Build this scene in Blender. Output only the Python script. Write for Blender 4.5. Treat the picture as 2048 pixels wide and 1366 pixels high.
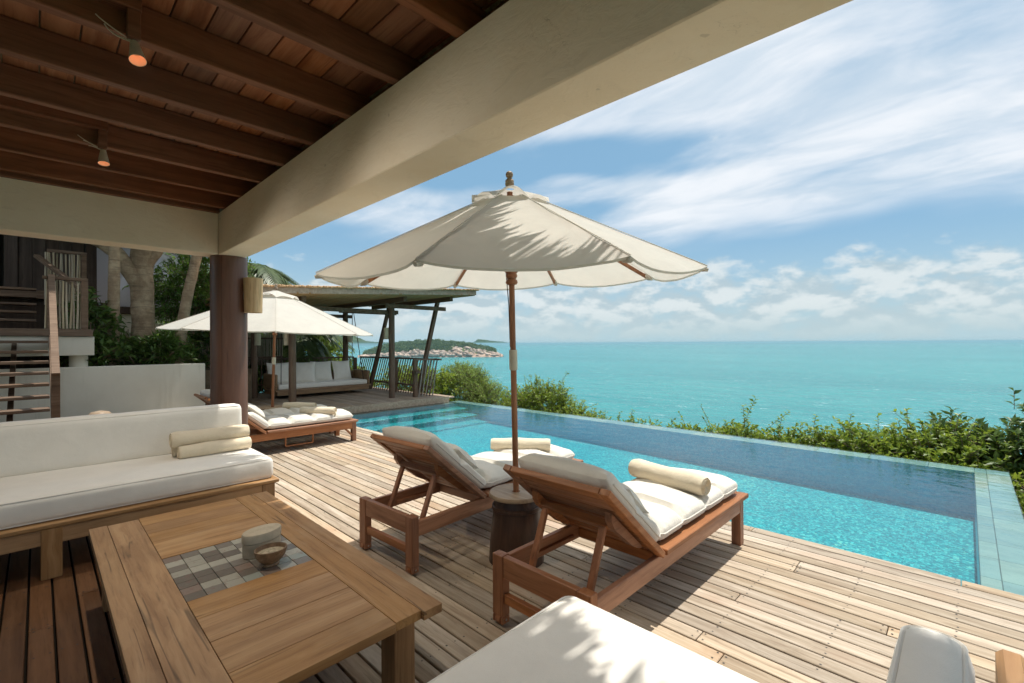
import bpy, bmesh, math, random
import numpy as np
from mathutils import Vector, Matrix, noise as mnoise

R = math.radians
random.seed(7)
rng = np.random.default_rng(7)
for o in list(bpy.data.objects):
    bpy.data.objects.remove(o)
S = bpy.context.scene
COL = S.collection

# ------------------------------------------------------------------ camera
cam_d = bpy.data.cameras.new('camera'); cam = bpy.data.objects.new('camera', cam_d); COL.objects.link(cam)
cam_d.lens = 929.0 / 2048 * 36; cam_d.sensor_width = 36; cam_d.clip_start = 0.05; cam_d.clip_end = 90000
ax = Vector((.71414, -.00623, -.69998)); ay = Vector((.69997, -.00109, .71417)); az = ax.cross(ay)
if az[1] > 0: az = -az
Mw = Matrix(((ax[0], -ax[1], -ax[2]), (ay[0], -ay[1], -ay[2]), (az[0], -az[1], -az[2])))
cam.matrix_world = Matrix.Translation((0, 0, 1.5)) @ Mw.to_4x4()
S.camera = cam

# ------------------------------------------------------------------ sun and sky
SUN_DIR = Vector((.03, .30, 1.0)).normalized()
sun_d = bpy.data.lights.new('sun', 'SUN'); sun = bpy.data.objects.new('sun', sun_d); COL.objects.link(sun)
sun_d.energy = 2.7; sun_d.angle = R(.8); sun_d.color = (1.0, .95, .87)
sun.rotation_euler = SUN_DIR.to_track_quat('Z', 'Y').to_euler(); sun.location = (0, 0, 40)
S.view_settings.view_transform = 'Standard'; S.view_settings.look = 'None'
S.view_settings.exposure = 1.0; S.view_settings.gamma = 1.0; S.view_settings.use_curve_mapping = False
S.cycles.max_bounces = 10; S.cycles.diffuse_bounces = 5; S.cycles.glossy_bounces = 4
S.cycles.transparent_max_bounces = 24; S.cycles.transmission_bounces = 6
S.cycles.sample_clamp_indirect = 6.0
S.cycles.use_denoising = True
S.cycles.use_adaptive_sampling = True; S.cycles.adaptive_threshold = .02

# ------------------------------------------------------------------ node helpers
class NT:
    def __init__(s, tree): s.t = tree; s.n = tree.nodes; s.l = tree.links
    def node(s, typ, **kw):
        n = s.n.new(typ)
        for k, v in kw.items(): setattr(n, k, v)
        return n
    def put(s, sock, v):
        if v is None: return
        if isinstance(v, bpy.types.NodeSocket): s.l.new(v, sock)
        else: sock.default_value = v
    def math(s, op, a, b=None, c=None, clamp=False):
        n = s.node('ShaderNodeMath', operation=op, use_clamp=clamp)
        s.put(n.inputs[0], a); s.put(n.inputs[1], b); s.put(n.inputs[2], c); return n.outputs[0]
    def vmath(s, op, a, b=None):
        n = s.node('ShaderNodeVectorMath', operation=op); s.put(n.inputs[0], a); s.put(n.inputs[1], b)
        return n.outputs['Value'] if op in ('DOT_PRODUCT', 'LENGTH') else n.outputs[0]
    def noise(s, vec, scale=1., detail=4., rough=.55, dist=0., dim='3D'):
        n = s.node('ShaderNodeTexNoise', noise_dimensions=dim); s.put(n.inputs['Vector'], vec)
        s.put(n.inputs['Scale'], scale); n.inputs['Detail'].default_value = detail
        n.inputs['Roughness'].default_value = rough; n.inputs['Distortion'].default_value = dist
        return n.outputs['Fac']
    def voro(s, vec, scale=1., feature='F1', out='Distance', rand=1.):
        n = s.node('ShaderNodeTexVoronoi', feature=feature); s.put(n.inputs['Vector'], vec); n.inputs['Scale'].default_value = scale
        n.inputs['Randomness'].default_value = rand
        return n.outputs[out]
    def ramp(s, fac, stops, interp='LINEAR'):
        n = s.node('ShaderNodeValToRGB'); r = n.color_ramp; r.interpolation = interp
        while len(r.elements) > 1: r.elements.remove(r.elements[-1])
        for i, (p, c) in enumerate(stops):
            e = r.elements[0] if i == 0 else r.elements.new(p)
            e.position = p; e.color = c if len(c) == 4 else (*c, 1)
        s.put(n.inputs[0], fac); return n.outputs[0]
    def smooth(s, v, a, b):
        n = s.node('ShaderNodeMapRange', interpolation_type='SMOOTHSTEP'); s.put(n.inputs['Value'], v)
        s.put(n.inputs['From Min'], a); s.put(n.inputs['From Max'], b); return n.outputs[0]
    def lin(s, v, a, b, c=0., d=1.):
        n = s.node('ShaderNodeMapRange'); s.put(n.inputs['Value'], v)
        for i, x in zip(('From Min', 'From Max', 'To Min', 'To Max'), (a, b, c, d)): s.put(n.inputs[i], x)
        return n.outputs[0]
    def mix(s, fac, a, b, blend='MIX'):
        n = s.node('ShaderNodeMix', data_type='RGBA', blend_type=blend)
        s.put(n.inputs[0], fac)
        for i, v in ((6, a), (7, b)):
            if isinstance(v, tuple) and len(v) == 3: v = (*v, 1)
            s.put(n.inputs[i], v)
        return n.outputs[2]
    def mapping(s, vec, scale=(1, 1, 1), rot=(0, 0, 0), loc=(0, 0, 0)):
        n = s.node('ShaderNodeMapping'); s.put(n.inputs[0], vec)
        n.inputs['Scale'].default_value = scale; n.inputs['Rotation'].default_value = rot; n.inputs['Location'].default_value = loc
        return n.outputs[0]
    def sep(s, v):
        n = s.node('ShaderNodeSeparateXYZ'); s.put(n.inputs[0], v); return n.outputs
    def comb(s, x, y, z):
        n = s.node('ShaderNodeCombineXYZ'); s.put(n.inputs[0], x); s.put(n.inputs[1], y); s.put(n.inputs[2], z); return n.outputs[0]
    def bump(s, h, strength=.3, dist=.01):
        n = s.node('ShaderNodeBump'); s.put(n.inputs['Height'], h)
        n.inputs['Strength'].default_value = strength; n.inputs['Distance'].default_value = dist; return n.outputs[0]

MATS = {}
def new_mat(name, rough=.6, spec=.5):
    m = bpy.data.materials.new(name); m.use_nodes = True
    g = NT(m.node_tree); b = g.n['Principled BSDF']
    b.inputs['Roughness'].default_value = rough; b.inputs['Specular IOR Level'].default_value = spec
    MATS[name] = m
    return m, g, b
def objcoord(g, rand=True):
    v = g.node('ShaderNodeTexCoord').outputs['Object']
    if rand:
        r = g.node('ShaderNodeObjectInfo').outputs['Random']
        v = g.vmath('ADD', v, g.comb(g.math('MULTIPLY', r, 37.), g.math('MULTIPLY', r, 91.), g.math('MULTIPLY', r, 53.)))
    return v
def wood(name, cols, axis='Y', scale=1., rough=.6, bump=.25, vary=.25, spec=.35, stain=None, worn=0.):
    m, g, b = new_mat(name, rough, spec)
    v = objcoord(g)
    k = {'X': (1.2, 22, 22), 'Y': (22, 1.2, 22), 'Z': (22, 22, 1.2)}[axis]
    gv = g.mapping(v, tuple(x * scale for x in k))
    warp = g.noise(v, 3. * scale, 3.)
    n1 = g.noise(g.vmath('ADD', gv, g.comb(warp, warp, warp)), 1., 6., .62, .6)
    n2 = g.noise(gv, 4., 3., .6)
    n3 = g.noise(v, 2.3 * scale, 3., .6)
    c = g.ramp(n1, [(.25, cols[0]), (.5, cols[1]), (.72, cols[2])])
    c = g.mix(g.math('MULTIPLY', g.smooth(n2, .52, .75), .45), c, tuple(x * .5 for x in cols[0]))
    c = g.mix(g.math('MULTIPLY', g.smooth(n3, .5, .8), .35), c, cols[0])
    if stain: c = g.mix(g.math('MULTIPLY', g.smooth(g.noise(v, 1.1 * scale, 4., .6), .5, .7), .6), c, stain)
    crack = None
    if worn:      # drying cracks along the grain, dents and pale rubbed patches
        n4 = g.noise(g.mapping(v, tuple(x * scale * .30 for x in k)), 1., 3., .5, .4)
        crack = g.math('MULTIPLY', g.math('SUBTRACT', 1., g.smooth(g.math('ABSOLUTE', g.math('SUBTRACT', n4, .5)), .0, .014)), g.smooth(g.noise(v, 3.1, 2.), .52, .60))
        dent = g.smooth(g.noise(g.mapping(v, tuple(x * scale * .6 for x in k)), 2.2, 2., .5), .735, .76)
        c = g.mix(g.math('MULTIPLY', g.smooth(g.noise(v, 1.7, 4., .65), .52, .72), worn * .4), c, (.50, .36, .21))
        c = g.mix(g.math('MULTIPLY', g.math('MAXIMUM', crack, dent), worn), c, (.035, .018, .008))
    r = g.node('ShaderNodeObjectInfo').outputs['Random']
    h = g.node('ShaderNodeHueSaturation'); g.put(h.inputs['Color'], c)
    g.put(h.inputs['Value'], g.lin(r, 0, 1, 1 - vary, 1 + vary))
    r2 = g.math('FRACT', g.math('MULTIPLY', r, 17.3))
    g.put(h.inputs['Saturation'], g.lin(r2, 0, 1, 1 - vary * .8, 1 + vary * .5))
    g.put(b.inputs['Base Color'], h.outputs[0])
    g.put(b.inputs['Roughness'], g.lin(n1, .3, .7, rough + .1, rough - .08))
    g.put(b.inputs['Normal'], g.bump(g.math('ADD', n1, g.math('MULTIPLY', n2, .5)), bump, .004))
    return m
def plain(name, col, rough=.6, spec=.4, nscale=6., var=.12, bump=.15, bscale=60., dist=.004, metallic=0.):
    m, g, b = new_mat(name, rough, spec)
    v = objcoord(g)
    n = g.noise(v, nscale, 4., .6)
    c = g.mix(g.smooth(n, .3, .7), tuple(x * (1 - var) for x in col), tuple(min(1, x * (1 + var)) for x in col))
    g.put(b.inputs['Base Color'], c)
    g.put(b.inputs['Normal'], g.bump(g.noise(v, bscale, 3., .6), bump, dist))
    b.inputs['Metallic'].default_value = metallic
    return m
def fabric(name, col, bump=.25, trans=0.):
    m, g, b = new_mat(name, .92, .15)
    v = objcoord(g)
    n = g.noise(v, 5., 4., .6)
    c = g.mix(g.smooth(n, .3, .7), tuple(x * .94 for x in col), col)
    w = g.node('ShaderNodeTexWave', wave_type='BANDS', bands_direction='X'); g.put(w.inputs['Vector'], v); w.inputs['Scale'].default_value = 160
    fine = g.noise(v, 420., 2., .5)
    g.put(b.inputs['Base Color'], c)
    g.put(b.inputs['Normal'], g.bump(g.math('ADD', g.math('MULTIPLY', g.noise(v, 7., 3., .5, .5), 2.6), g.math('MULTIPLY', fine, .45)), bump, .010))
    b.inputs['Sheen Weight'].default_value = .25; b.inputs['Sheen Roughness'].default_value = .5
    if trans:
        tr = g.node('ShaderNodeBsdfTranslucent'); g.put(tr.inputs[0], c)
        mx = g.node('ShaderNodeMixShader'); mx.inputs[0].default_value = trans
        g.l.new(b.outputs[0], mx.inputs[1]); g.l.new(tr.outputs[0], mx.inputs[2])
        g.l.new(mx.outputs[0], g.n['Material Output'].inputs[0])
    return m
def leafmat(name, c_dark, c_mid, c_light, trans=.3, rough=.45, patch=None):
    m, g, b = new_mat(name, rough, .35)
    a = g.node('ShaderNodeAttribute', attribute_name='leaf_tint').outputs['Fac']
    v = g.node('ShaderNodeTexCoord').outputs['Object']
    n = g.noise(v, 1.4, 3., .6)
    f = g.math('ADD', g.math('MULTIPLY', a, .75), g.math('MULTIPLY', n, .3))
    c = g.ramp(f, [(.1, c_dark), (.5, c_mid), (.9, c_light)] + ([(.985, patch)] if patch else []))
    g.put(b.inputs['Base Color'], c)
    tr = g.node('ShaderNodeBsdfTranslucent'); g.put(tr.inputs[0], g.mix(.5, c, tuple(min(1, x * 1.5) for x in c_light)))
    mx = g.node('ShaderNodeMixShader'); mx.inputs[0].default_value = trans
    g.l.new(b.outputs[0], mx.inputs[1]); g.l.new(tr.outputs[0], mx.inputs[2])
    g.l.new(mx.outputs[0], g.n['Material Output'].inputs[0])
    return m

# ------------------------------------------------------------------ sky with clouds
W = bpy.data.worlds.new('World'); S.world = W; W.use_nodes = True
g = NT(W.node_tree)
bg = g.n['Background']
sky = g.node('ShaderNodeTexSky', sky_type='NISHITA'); sky.sun_disc = False
sky.sun_elevation = math.asin(SUN_DIR.z); sky.sun_rotation = math.atan2(SUN_DIR.x, SUN_DIR.y)
sky.altitude = 30; sky.air_density = 1.0; sky.dust_density = .6; sky.ozone_density = 1.5
d = g.node('ShaderNodeTexCoord').outputs['Generated']
dx, dy, dz = g.sep(d)[:3]
el = g.math('ARCSINE', g.math('MAXIMUM', g.math('MINIMUM', dz, 1.), -1.))       # elevation in radians
azm = g.math('ARCTAN2', dx, dy)                                                   # 0 = +Y, negative to the left (-X)
zc = g.math('ADD', g.math('MAXIMUM', dz, 0.), .10)
px = g.math('DIVIDE', dx, zc); py = g.math('DIVIDE', dy, zc)
pv = g.comb(px, py, 0.)
# high thin cirrus sheets, combed along one wind direction
rot = g.mapping(pv, (.75, 1.15, 1), (0, 0, R(38)))
c1 = g.noise(rot, 1.0, 6., .55, .35)
c2 = g.noise(g.mapping(pv, (1.4, 2.8, 1), (0, 0, R(30))), 1.3, 5., .56, .5)
cirr = g.math('ADD', g.math('MULTIPLY', c1, .86), g.math('MULTIPLY', c2, .14))
el_deg = g.math('MULTIPLY', el, 57.3); az_deg = g.math('MULTIPLY', azm, 57.3)
bias = g.math('MULTIPLY', g.smooth(az_deg, -44., -12.), .20)
wob = g.math('MULTIPLY', g.math('SUBTRACT', g.noise(pv, .9, 2., .6), .5), 9.)
elw = g.math('ADD', el_deg, wob)
lowgate = g.smooth(elw, 10.5, 15.5)
gap = g.math('MULTIPLY', g.math('MULTIPLY', g.smooth(elw, 17.5, 19.5), g.math('SUBTRACT', 1., g.smooth(elw, 21., 24.))), .20)
gap = g.math('MULTIPLY', gap, g.math('SUBTRACT', 1., g.smooth(az_deg, -26., -8.)))
cd = g.math('SUBTRACT', g.math('ADD', cirr, bias), gap)
cirrus = g.math('MULTIPLY', g.math('MULTIPLY', g.smooth(cd, .40, .74), lowgate), .94)
veil = g.math('MULTIPLY', g.smooth(az_deg, -34., 10.), g.math('MULTIPLY', g.smooth(el_deg, 12., 34.), .55))
cirrus = g.math('MAXIMUM', cirrus, veil)
# low cumulus bank above the horizon
cv = g.comb(g.math('MULTIPLY', azm, 7.5), g.math('MULTIPLY', el, 14.), 0.)
k1 = g.noise(cv, 1.6, 6., .54, .12)
k2 = g.noise(g.vmath('ADD', cv, (0., -.22, 0.)), 1.6, 6., .54, .12)
prof = g.math('MULTIPLY', g.smooth(el_deg, -1., 1.6), g.math('SUBTRACT', 1., g.smooth(el_deg, 5.5, 11.5)))
cum = g.smooth(g.math('ADD', k1, g.math('SUBTRACT', g.math('MULTIPLY', prof, .34), .26)), .38, .60)
shade = g.smooth(g.math('SUBTRACT', k1, k2), -.10, .09)
cumcol = g.mix(shade, (.46, .555, .60), (.74, .78, .78))
cumcol = g.mix(g.math('SUBTRACT', 1., g.smooth(el_deg, 0., 4.5)), cumcol, (.47, .585, .62))
skyc = g.node('ShaderNodeVectorMath', operation='SCALE'); g.l.new(sky.outputs[0], skyc.inputs[0]); skyc.inputs['Scale'].default_value = .15
base = g.mix(.80, skyc.outputs[0], (.205, .40, .57))
hz = g.math('SUBTRACT', 1., g.smooth(el_deg, 0., 13.))
base = g.mix(g.math('MULTIPLY', hz, .80), base, (.47, .62, .67))
c = g.mix(g.math('MULTIPLY', cum, .78), base, cumcol)
c = g.mix(cirrus, c, g.mix(g.smooth(c2, .35, .65), (.64, .72, .80), (.83, .86, .90)))
g.put(bg.inputs['Color'], c); bg.inputs['Strength'].default_value = .56
W.cycles.sampling_method = 'MANUAL'; W.cycles.sample_map_resolution = 256

# ------------------------------------------------------------------ mesh helpers
class MB:
    def __init__(s): s.v = []; s.f = []; s.sm = []
    def add(s, vs, fs, smooth=False, M=None):
        o = len(s.v)
        s.v += [tuple(M @ Vector(p)) for p in vs] if M is not None else [tuple(p) for p in vs]
        s.f += [tuple(i + o for i in f) for f in fs]; s.sm += [smooth] * len(fs)
        return s
    def box(s, x0, x1, y0, y1, z0, z1, b=.004, M=None):
        lo = (min(x0, x1), min(y0, y1), min(z0, z1)); hi = (max(x0, x1), max(y0, y1), max(z0, z1))
        b = min(b, .45 * min(h - l for h, l in zip(hi, lo)))
        vs, idx = [], {}
        for sx in (0, 1):
            for sy in (0, 1):
                for sz in (0, 1):
                    sg = (sx, sy, sz)
                    for a in range(3):
                        p = [(hi if sg[k] else lo)[k] + (0 if k == a else (-b if sg[k] else b)) for k in range(3)]
                        idx[sg, a] = len(vs); vs.append(p)
        fs = []
        for a in range(3):
            b1, c1 = [k for k in range(3) if k != a]
            for sg in (0, 1):
                q = []
                for u, w in ((0, 0), (1, 0), (1, 1), (0, 1)):
                    t = [0, 0, 0]; t[a] = sg; t[b1] = u; t[c1] = w; q.append(idx[tuple(t), a])
                fs.append(q)
            for u in (0, 1):
                for w in (0, 1):
                    t0 = [0, 0, 0]; t1 = [0, 0, 0]; t0[a] = 0; t1[a] = 1
                    for t in (t0, t1): t[b1] = u; t[c1] = w
                    fs.append([idx[tuple(t0), b1], idx[tuple(t1), b1], idx[tuple(t1), c1], idx[tuple(t0), c1]])
        for sx in (0, 1):
            for sy in (0, 1):
                for sz in (0, 1): fs.append([idx[(sx, sy, sz), k] for k in range(3)])
        ctr = [(l + h) / 2 for l, h in zip(lo, hi)]
        out = []
        for f in fs:
            p = [Vector(vs[i]) for i in f]; n = (p[1] - p[0]).cross(p[2] - p[0])
            m = sum(p, Vector()) / len(p) - Vector(ctr)
            out.append(f if n.dot(m) > 0 else f[::-1])
        return s.add(vs, out, False, M)
    def tube(s, path, rad, n=10, caps=True, smooth=True, M=None, sq=0):
        P = [Vector(p) for p in path]
        if not hasattr(rad, '__len__'): rad = [rad] * len(P)
        vs = []; up = None
        for i, p in enumerate(P):
            t = (P[min(i + 1, len(P) - 1)] - P[max(i - 1, 0)]).normalized()
            if up is None: up = Vector((0, 0, 1)) if abs(t.z) < .9 else Vector((1, 0, 0))
            a = t.cross(up).normalized(); c = a.cross(t).normalized(); up = c
            for k in range(n):
                th = 2 * math.pi * (k + .5) / n
                vs.append(p + rad[i] * (math.cos(th) * a + math.sin(th) * c))
        fs = []
        for i in range(len(P) - 1):
            for k in range(n):
                k2 = (k + 1) % n
                fs.append((i * n + k, (i + 1) * n + k, (i + 1) * n + k2, i * n + k2)[::-1])
        s.add(vs, fs, smooth, M)
        if caps:
            o = len(s.v) - len(vs)
            s.f.append(tuple(o + k for k in range(n))[::-1]); s.sm.append(False)
            s.f.append(tuple(o + (len(P) - 1) * n + k for k in range(n))); s.sm.append(False)
            # orient caps
        return s
    def lathe(s, prof, n=24, c=(0, 0, 0), M=None, smooth=True, sx=1., sy=1.):
        vs = []; fs = []
        for r, z in prof:
            for k in range(n):
                th = 2 * math.pi * k / n
                vs.append((c[0] + r * sx * math.cos(th), c[1] + r * sy * math.sin(th), c[2] + z))
        for i in range(len(prof) - 1):
            for k in range(n):
                k2 = (k + 1) % n
                fs.append((i * n + k, i * n + k2, (i + 1) * n + k2, (i + 1) * n + k))
        return s.add(vs, fs, smooth, M)
    def bar(s, p0, p1, w, t, up=(0, 0, 1), b=.003):
        p0 = Vector(p0); p1 = Vector(p1); d = p1 - p0; L = d.length; y = d.normalized()
        x = y.cross(Vector(up)).normalized(); z = x.cross(y)
        M = Matrix((( x.x, y.x, z.x, p0.x), (x.y, y.y, z.y, p0.y), (x.z, y.z, z.z, p0.z), (0, 0, 0, 1)))
        return s.box(-w / 2, w / 2, 0, L, -t / 2, t / 2, b, M)
    def mesh(s, name):
        m = bpy.data.meshes.new(name); m.from_pydata(s.v, [], s.f)
        m.polygons.foreach_set('use_smooth', s.sm); m.update()
        if any(s.sm): m.set_sharp_from_angle(angle=R(42))
        return m
    def obj(s, name, mat, parent=None, loc=None):
        return link(name, s.mesh(name), mat, parent, loc)

def link(name, me, mat=None, parent=None, loc=None):
    if mat is not None and not me.materials: me.materials.append(mat)
    o = bpy.data.objects.new(name, me); COL.objects.link(o)
    if parent: o.parent = parent
    if loc is not None: o.location = loc
    return o
def thing(name, label, cat, loc=(0, 0, 0), rz=0., group=None):
    o = bpy.data.objects.new(name, None); COL.objects.link(o); o.empty_display_size = .1
    o.location = loc; o.rotation_euler = (0, 0, rz); tag(o, label, cat, group); return o
def tag(o, label, cat, group=None):
    o['label'] = label; o['category'] = cat
    if group: o['group'] = group
    return o
def struct(o, label=None):
    o['kind'] = 'structure'
    if label: o['label'] = label
    return o
def arr_mesh(name, V, F, tint=None, smooth=False):
    me = bpy.data.meshes.new(name)
    V = np.asarray(V, np.float32); F = np.asarray(F, np.int32); n, k = F.shape
    me.vertices.add(len(V)); me.vertices.foreach_set('co', V.ravel())
    me.loops.add(n * k); me.loops.foreach_set('vertex_index', F.ravel())
    me.polygons.add(n); me.polygons.foreach_set('loop_start', np.arange(0, n * k, k, dtype=np.int32))
    if smooth: me.polygons.foreach_set('use_smooth', np.ones(n, bool))
    if tint is not None:
        at = me.attributes.new('leaf_tint', 'FLOAT', 'POINT'); at.data.foreach_set('value', np.asarray(tint, np.float32))
    me.update(calc_edges=True); me.validate(); return me
def roundbox(sx, sy, sz, r, nx=14, ny=14, nz=5, bulge=0., wr=0., seed=0, seam=0.):
    """soft box centred on x, y and standing on z=0; cube surface pulled to a rounded box"""
    def axis(n, h):
        a = np.linspace(-1, 1, n + 1); e = max(0., 1 - r / h)
        inner = np.linspace(-e, e, n - 3)
        return np.concatenate([[-1, -(1 + e) / 2 - .12 * (1 - e)], inner, [(1 + e) / 2 + .12 * (1 - e), 1]]) * h
    A = [axis(nx, sx / 2), axis(ny, sy / 2), axis(nz, sz / 2)]; H = (sx / 2, sy / 2, sz / 2)
    vs, d, fs = [], {}, []
    def vid(p):
        k = tuple(round(x, 5) for x in p)
        if k not in d: d[k] = len(vs); vs.append(p)
        return d[k]
    for a in range(3):
        u, w = [(1, 2), (2, 0), (0, 1)][a]
        for sg in (-1, 1):
            for i in range(len(A[u]) - 1):
                for j in range(len(A[w]) - 1):
                    q = []
                    for ii, jj in ((i, j), (i + 1, j), (i + 1, j + 1), (i, j + 1)):
                        p = [0, 0, 0]; p[a] = sg * H[a]; p[u] = A[u][ii]; p[w] = A[w][jj]; q.append(vid(tuple(p)))
                    fs.append(q if sg > 0 else q[::-1])
    out = []
    for p in vs:
        c = Vector([max(-(h - r), min(h - r, x)) for x, h in zip(p, H)]); q = Vector(p)
        dd = q - c
        q = c + dd.normalized() * r if dd.length > 1e-9 else q
        bx = (1 - (p[0] / H[0]) ** 2); by = (1 - (p[1] / H[1]) ** 2); bz = 1 - (p[2] / H[2]) ** 2
        bx, by, bz = (max(0, t) for t in (bx, by, bz))
        n = mnoise.noise(Vector((p[0] * 3 + seed, p[1] * 3, p[2] * 5))) * wr + mnoise.noise(Vector((p[0] * 9 + seed, p[1] * 9 + 5, p[2] * 12))) * wr * .4
        q.z += (1 if p[2] > 0 else -.2) * (bulge * (bx * by) ** .35 + n * (bx * by) ** .3) if abs(p[2]) > H[2] * .5 else 0
        q.x += (1 if p[0] > 0 else -1) * (bulge * .5 * (by * bz) ** .4 + n * .8) * (abs(p[0]) > H[0] * .9)
        q.y += (1 if p[1] > 0 else -1) * (bulge * .5 * (bx * bz) ** .4 + n * .8) * (abs(p[1]) > H[1] * .9)
        out.append((q.x, q.y, q.z + sz / 2))
    return out, fs
def pillow(w, h, t, n=18, seed=0):
    """square pillow in the local x/z plane, thickness along y"""
    vs, fs = [], []
    for side in (1, -1):
        o = len(vs)
        for i in range(n + 1):
            for j in range(n + 1):
                u = -1 + 2 * i / n; v = -1 + 2 * j / n
                k = max(0., (1 - abs(u) ** 3.) * (1 - abs(v) ** 3.)) ** .55
                wr = mnoise.noise(Vector((u * 2.2 + seed, v * 2.2, side))) * .12 * k + mnoise.noise(Vector((u * 6 + seed, v * 6, side))) * .05 * k
                vs.append((w / 2 * u * (1 - .07 * (1 - v * v)), side * t / 2 * (k + wr), h / 2 * v * (1 - .07 * (1 - u * u))))
        for i in range(n):
            for j in range(n):
                a = o + i * (n + 1) + j; q = (a, a + n + 1, a + n + 2, a + 1)
                fs.append(q[::-1] if side < 0 else q)
    return vs, [f[::-1] for f in fs]
def padding(path, w, t, seams=(), n=40, seed=0, wob=.012):
    """quilted mattress swept along a list of (point, up normal); cross-section is a fat superellipse"""
    vs, fs = [], []
    L = [0.]
    for a, b in zip(path[:-1], path[1:]): L.append(L[-1] + (Vector(b[0]) - Vector(a[0])).length)
    for i, (p, nrm) in enumerate(path):
        s = L[i]; e = min(s, L[-1] - s); k = min(1., e / .07); end = max(.04, 1 - (1 - k) ** 2.2) ** .5
        gr = sum(math.exp(-((s - q) / .022) ** 2) for q in seams)
        wx = w / 2 * (1 - .05 * (1 - end) - .045 * gr)
        for j in range(n):
            th = 2 * math.pi * j / n; cx, cy = math.cos(th), math.sin(th)
            x = math.copysign(abs(cx) ** .28, cx) * wx; y = math.copysign(abs(cy) ** .62, cy) * t / 2 * end
            u = x / (w / 2)
            wr = mnoise.noise(Vector((x * 5 + seed, s * 5, cy))) * wob + mnoise.noise(Vector((x * 16, s * 7 + seed, 3 + cy))) * wob * .45
            if cy > 0:
                y = y * (1 - .78 * gr) + wr + .010 * gr * math.sin(x * 60)
                y += .030 * max(0, 1 - u * u) * (1 - gr)
            y += t / 2
            q = Vector(p) + Vector((1, 0, 0)) * x + Vector(nrm) * y
            vs.append(tuple(q))
    m = len(path)
    for i in range(m - 1):
        for j in range(n):
            j2 = (j + 1) % n
            fs.append((i * n + j, (i + 1) * n + j, (i + 1) * n + j2, i * n + j2))
    fs.append(tuple(range(n))); fs.append(tuple((m - 1) * n + j for j in range(n))[::-1])
    global EDGE; EDGE = [[vs[i * n + j] for i in range(2, m - 2)] for j in (0, n // 2)]
    return vs, fs
def piping_loop(sx, sy, z, r=.035, inset=.0105, tr=.0055):
    hx, hy = sx / 2 - inset, sy / 2 - inset; pts = []
    for (cx, cy, a0) in ((hx - r, hy - r, 0), (-hx + r, hy - r, 90), (-hx + r, -hy + r, 180), (hx - r, -hy + r, 270)):
        for k in range(5): a = R(a0 + 22.5 * k); pts.append((cx + r * math.cos(a), cy + r * math.sin(a), z))
    pts.append(pts[0]); b = MB(); b.tube(pts, tr, 6, False); return b
def softobj(name, vf, mat, parent=None, loc=None, M=None):
    b = MB(); b.add(vf[0], vf[1], True, M)
    o = b.obj(name, mat, parent, loc)
    bm = bmesh.new(); bm.from_mesh(o.data); bmesh.ops.recalc_face_normals(bm, faces=bm.faces); bm.to_mesh(o.data); bm.free()
    for p in o.data.polygons: p.use_smooth = True
    return o
def towel_mesh(L=.56, r=.062, seed=0, name='towel_roll'):
    """rolled towel lying along local x, with the wound layers showing at both ends"""
    n = 26; m = 22; vs, fs = [], []
    for i in range(m + 1):
        u = i / m; x = -L / 2 + L * u
        sag = 1 + .05 * math.sin(u * 9 + seed) + .04 * mnoise.noise(Vector((u * 5, seed, 0)))
        ed = 1 - .10 * max(0, abs(2 * u - 1) - .9) / .1
        for k in range(n):
            th = 2 * math.pi * k / n
            rr = r * ed * (sag + .04 * mnoise.noise(Vector((u * 6, math.cos(th) * 1.5, math.sin(th) * 1.5 + seed))))
            if k in (4, 5): rr *= 1.05 if k == 5 else .96
            vs.append((x, rr * math.cos(th), max(-r * .86, rr * math.sin(th) * .95)))
    for i in range(m):
        for k in range(n):
            k2 = (k + 1) % n; fs.append((i * n + k, i * n + k2, (i + 1) * n + k2, (i + 1) * n + k))
    for e in (0, m):
        base = e * n; prev = [base + k for k in range(n)]; sg = -1 if e == 0 else 1
        for ring in range(1, 8):
            f = 1 - ring / 8.; dx = (-.012 if ring % 2 else .002) * sg
            o = len(vs)
            for k in range(n):
                x, y, z = vs[base + k]; vs.append((x + dx, y * f, z * f))
            for k in range(n):
                k2 = (k + 1) % n; q = (prev[k], prev[k2], o + k2, o + k); fs.append(q if e else q[::-1])
            prev = [o + k for k in range(n)]
        fs.append(tuple(prev))
    b = MB(); b.add(vs, fs, True); me = b.mesh(name)
    bm = bmesh.new(); bm.from_mesh(me); bmesh.ops.recalc_face_normals(bm, faces=bm.faces); bm.to_mesh(me); bm.free()
    for p in me.polygons: p.use_smooth = True
    me.materials.append(MATS['towel']); return me

# ------------------------------------------------------------------ leaves
def leaves(P, D, L, Wd, rng, fold=.25, droop=.15, tint=None):
    """arrays of positions, directions, lengths, widths -> folded five-point leaves"""
    n = len(P); D = D / np.linalg.norm(D, axis=1, keepdims=True)
    up = np.tile([0., 0., 1.], (n, 1)) + rng.normal(0, .45, (n, 3))
    A = np.cross(D, up); A /= np.linalg.norm(A, axis=1, keepdims=True) + 1e-9
    N = np.cross(A, D)
    L = L[:, None]; Wd = Wd[:, None]
    mid = P + D * L * .45
    v = np.stack([P, mid + A * Wd * .5 + N * Wd * fold, mid, mid - A * Wd * .5 + N * Wd * fold, P + D * L - N * L * droop], 1)
    b = (np.arange(n) * 5)[:, None]
    f = np.concatenate([b + [0, 2, 1], b + [0, 3, 2], b + [1, 2, 4], b + [2, 3, 4]], 0)
    if tint is None: tint = rng.random(n)
    return v.reshape(-1, 3), f, np.repeat(tint, 5)
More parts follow.
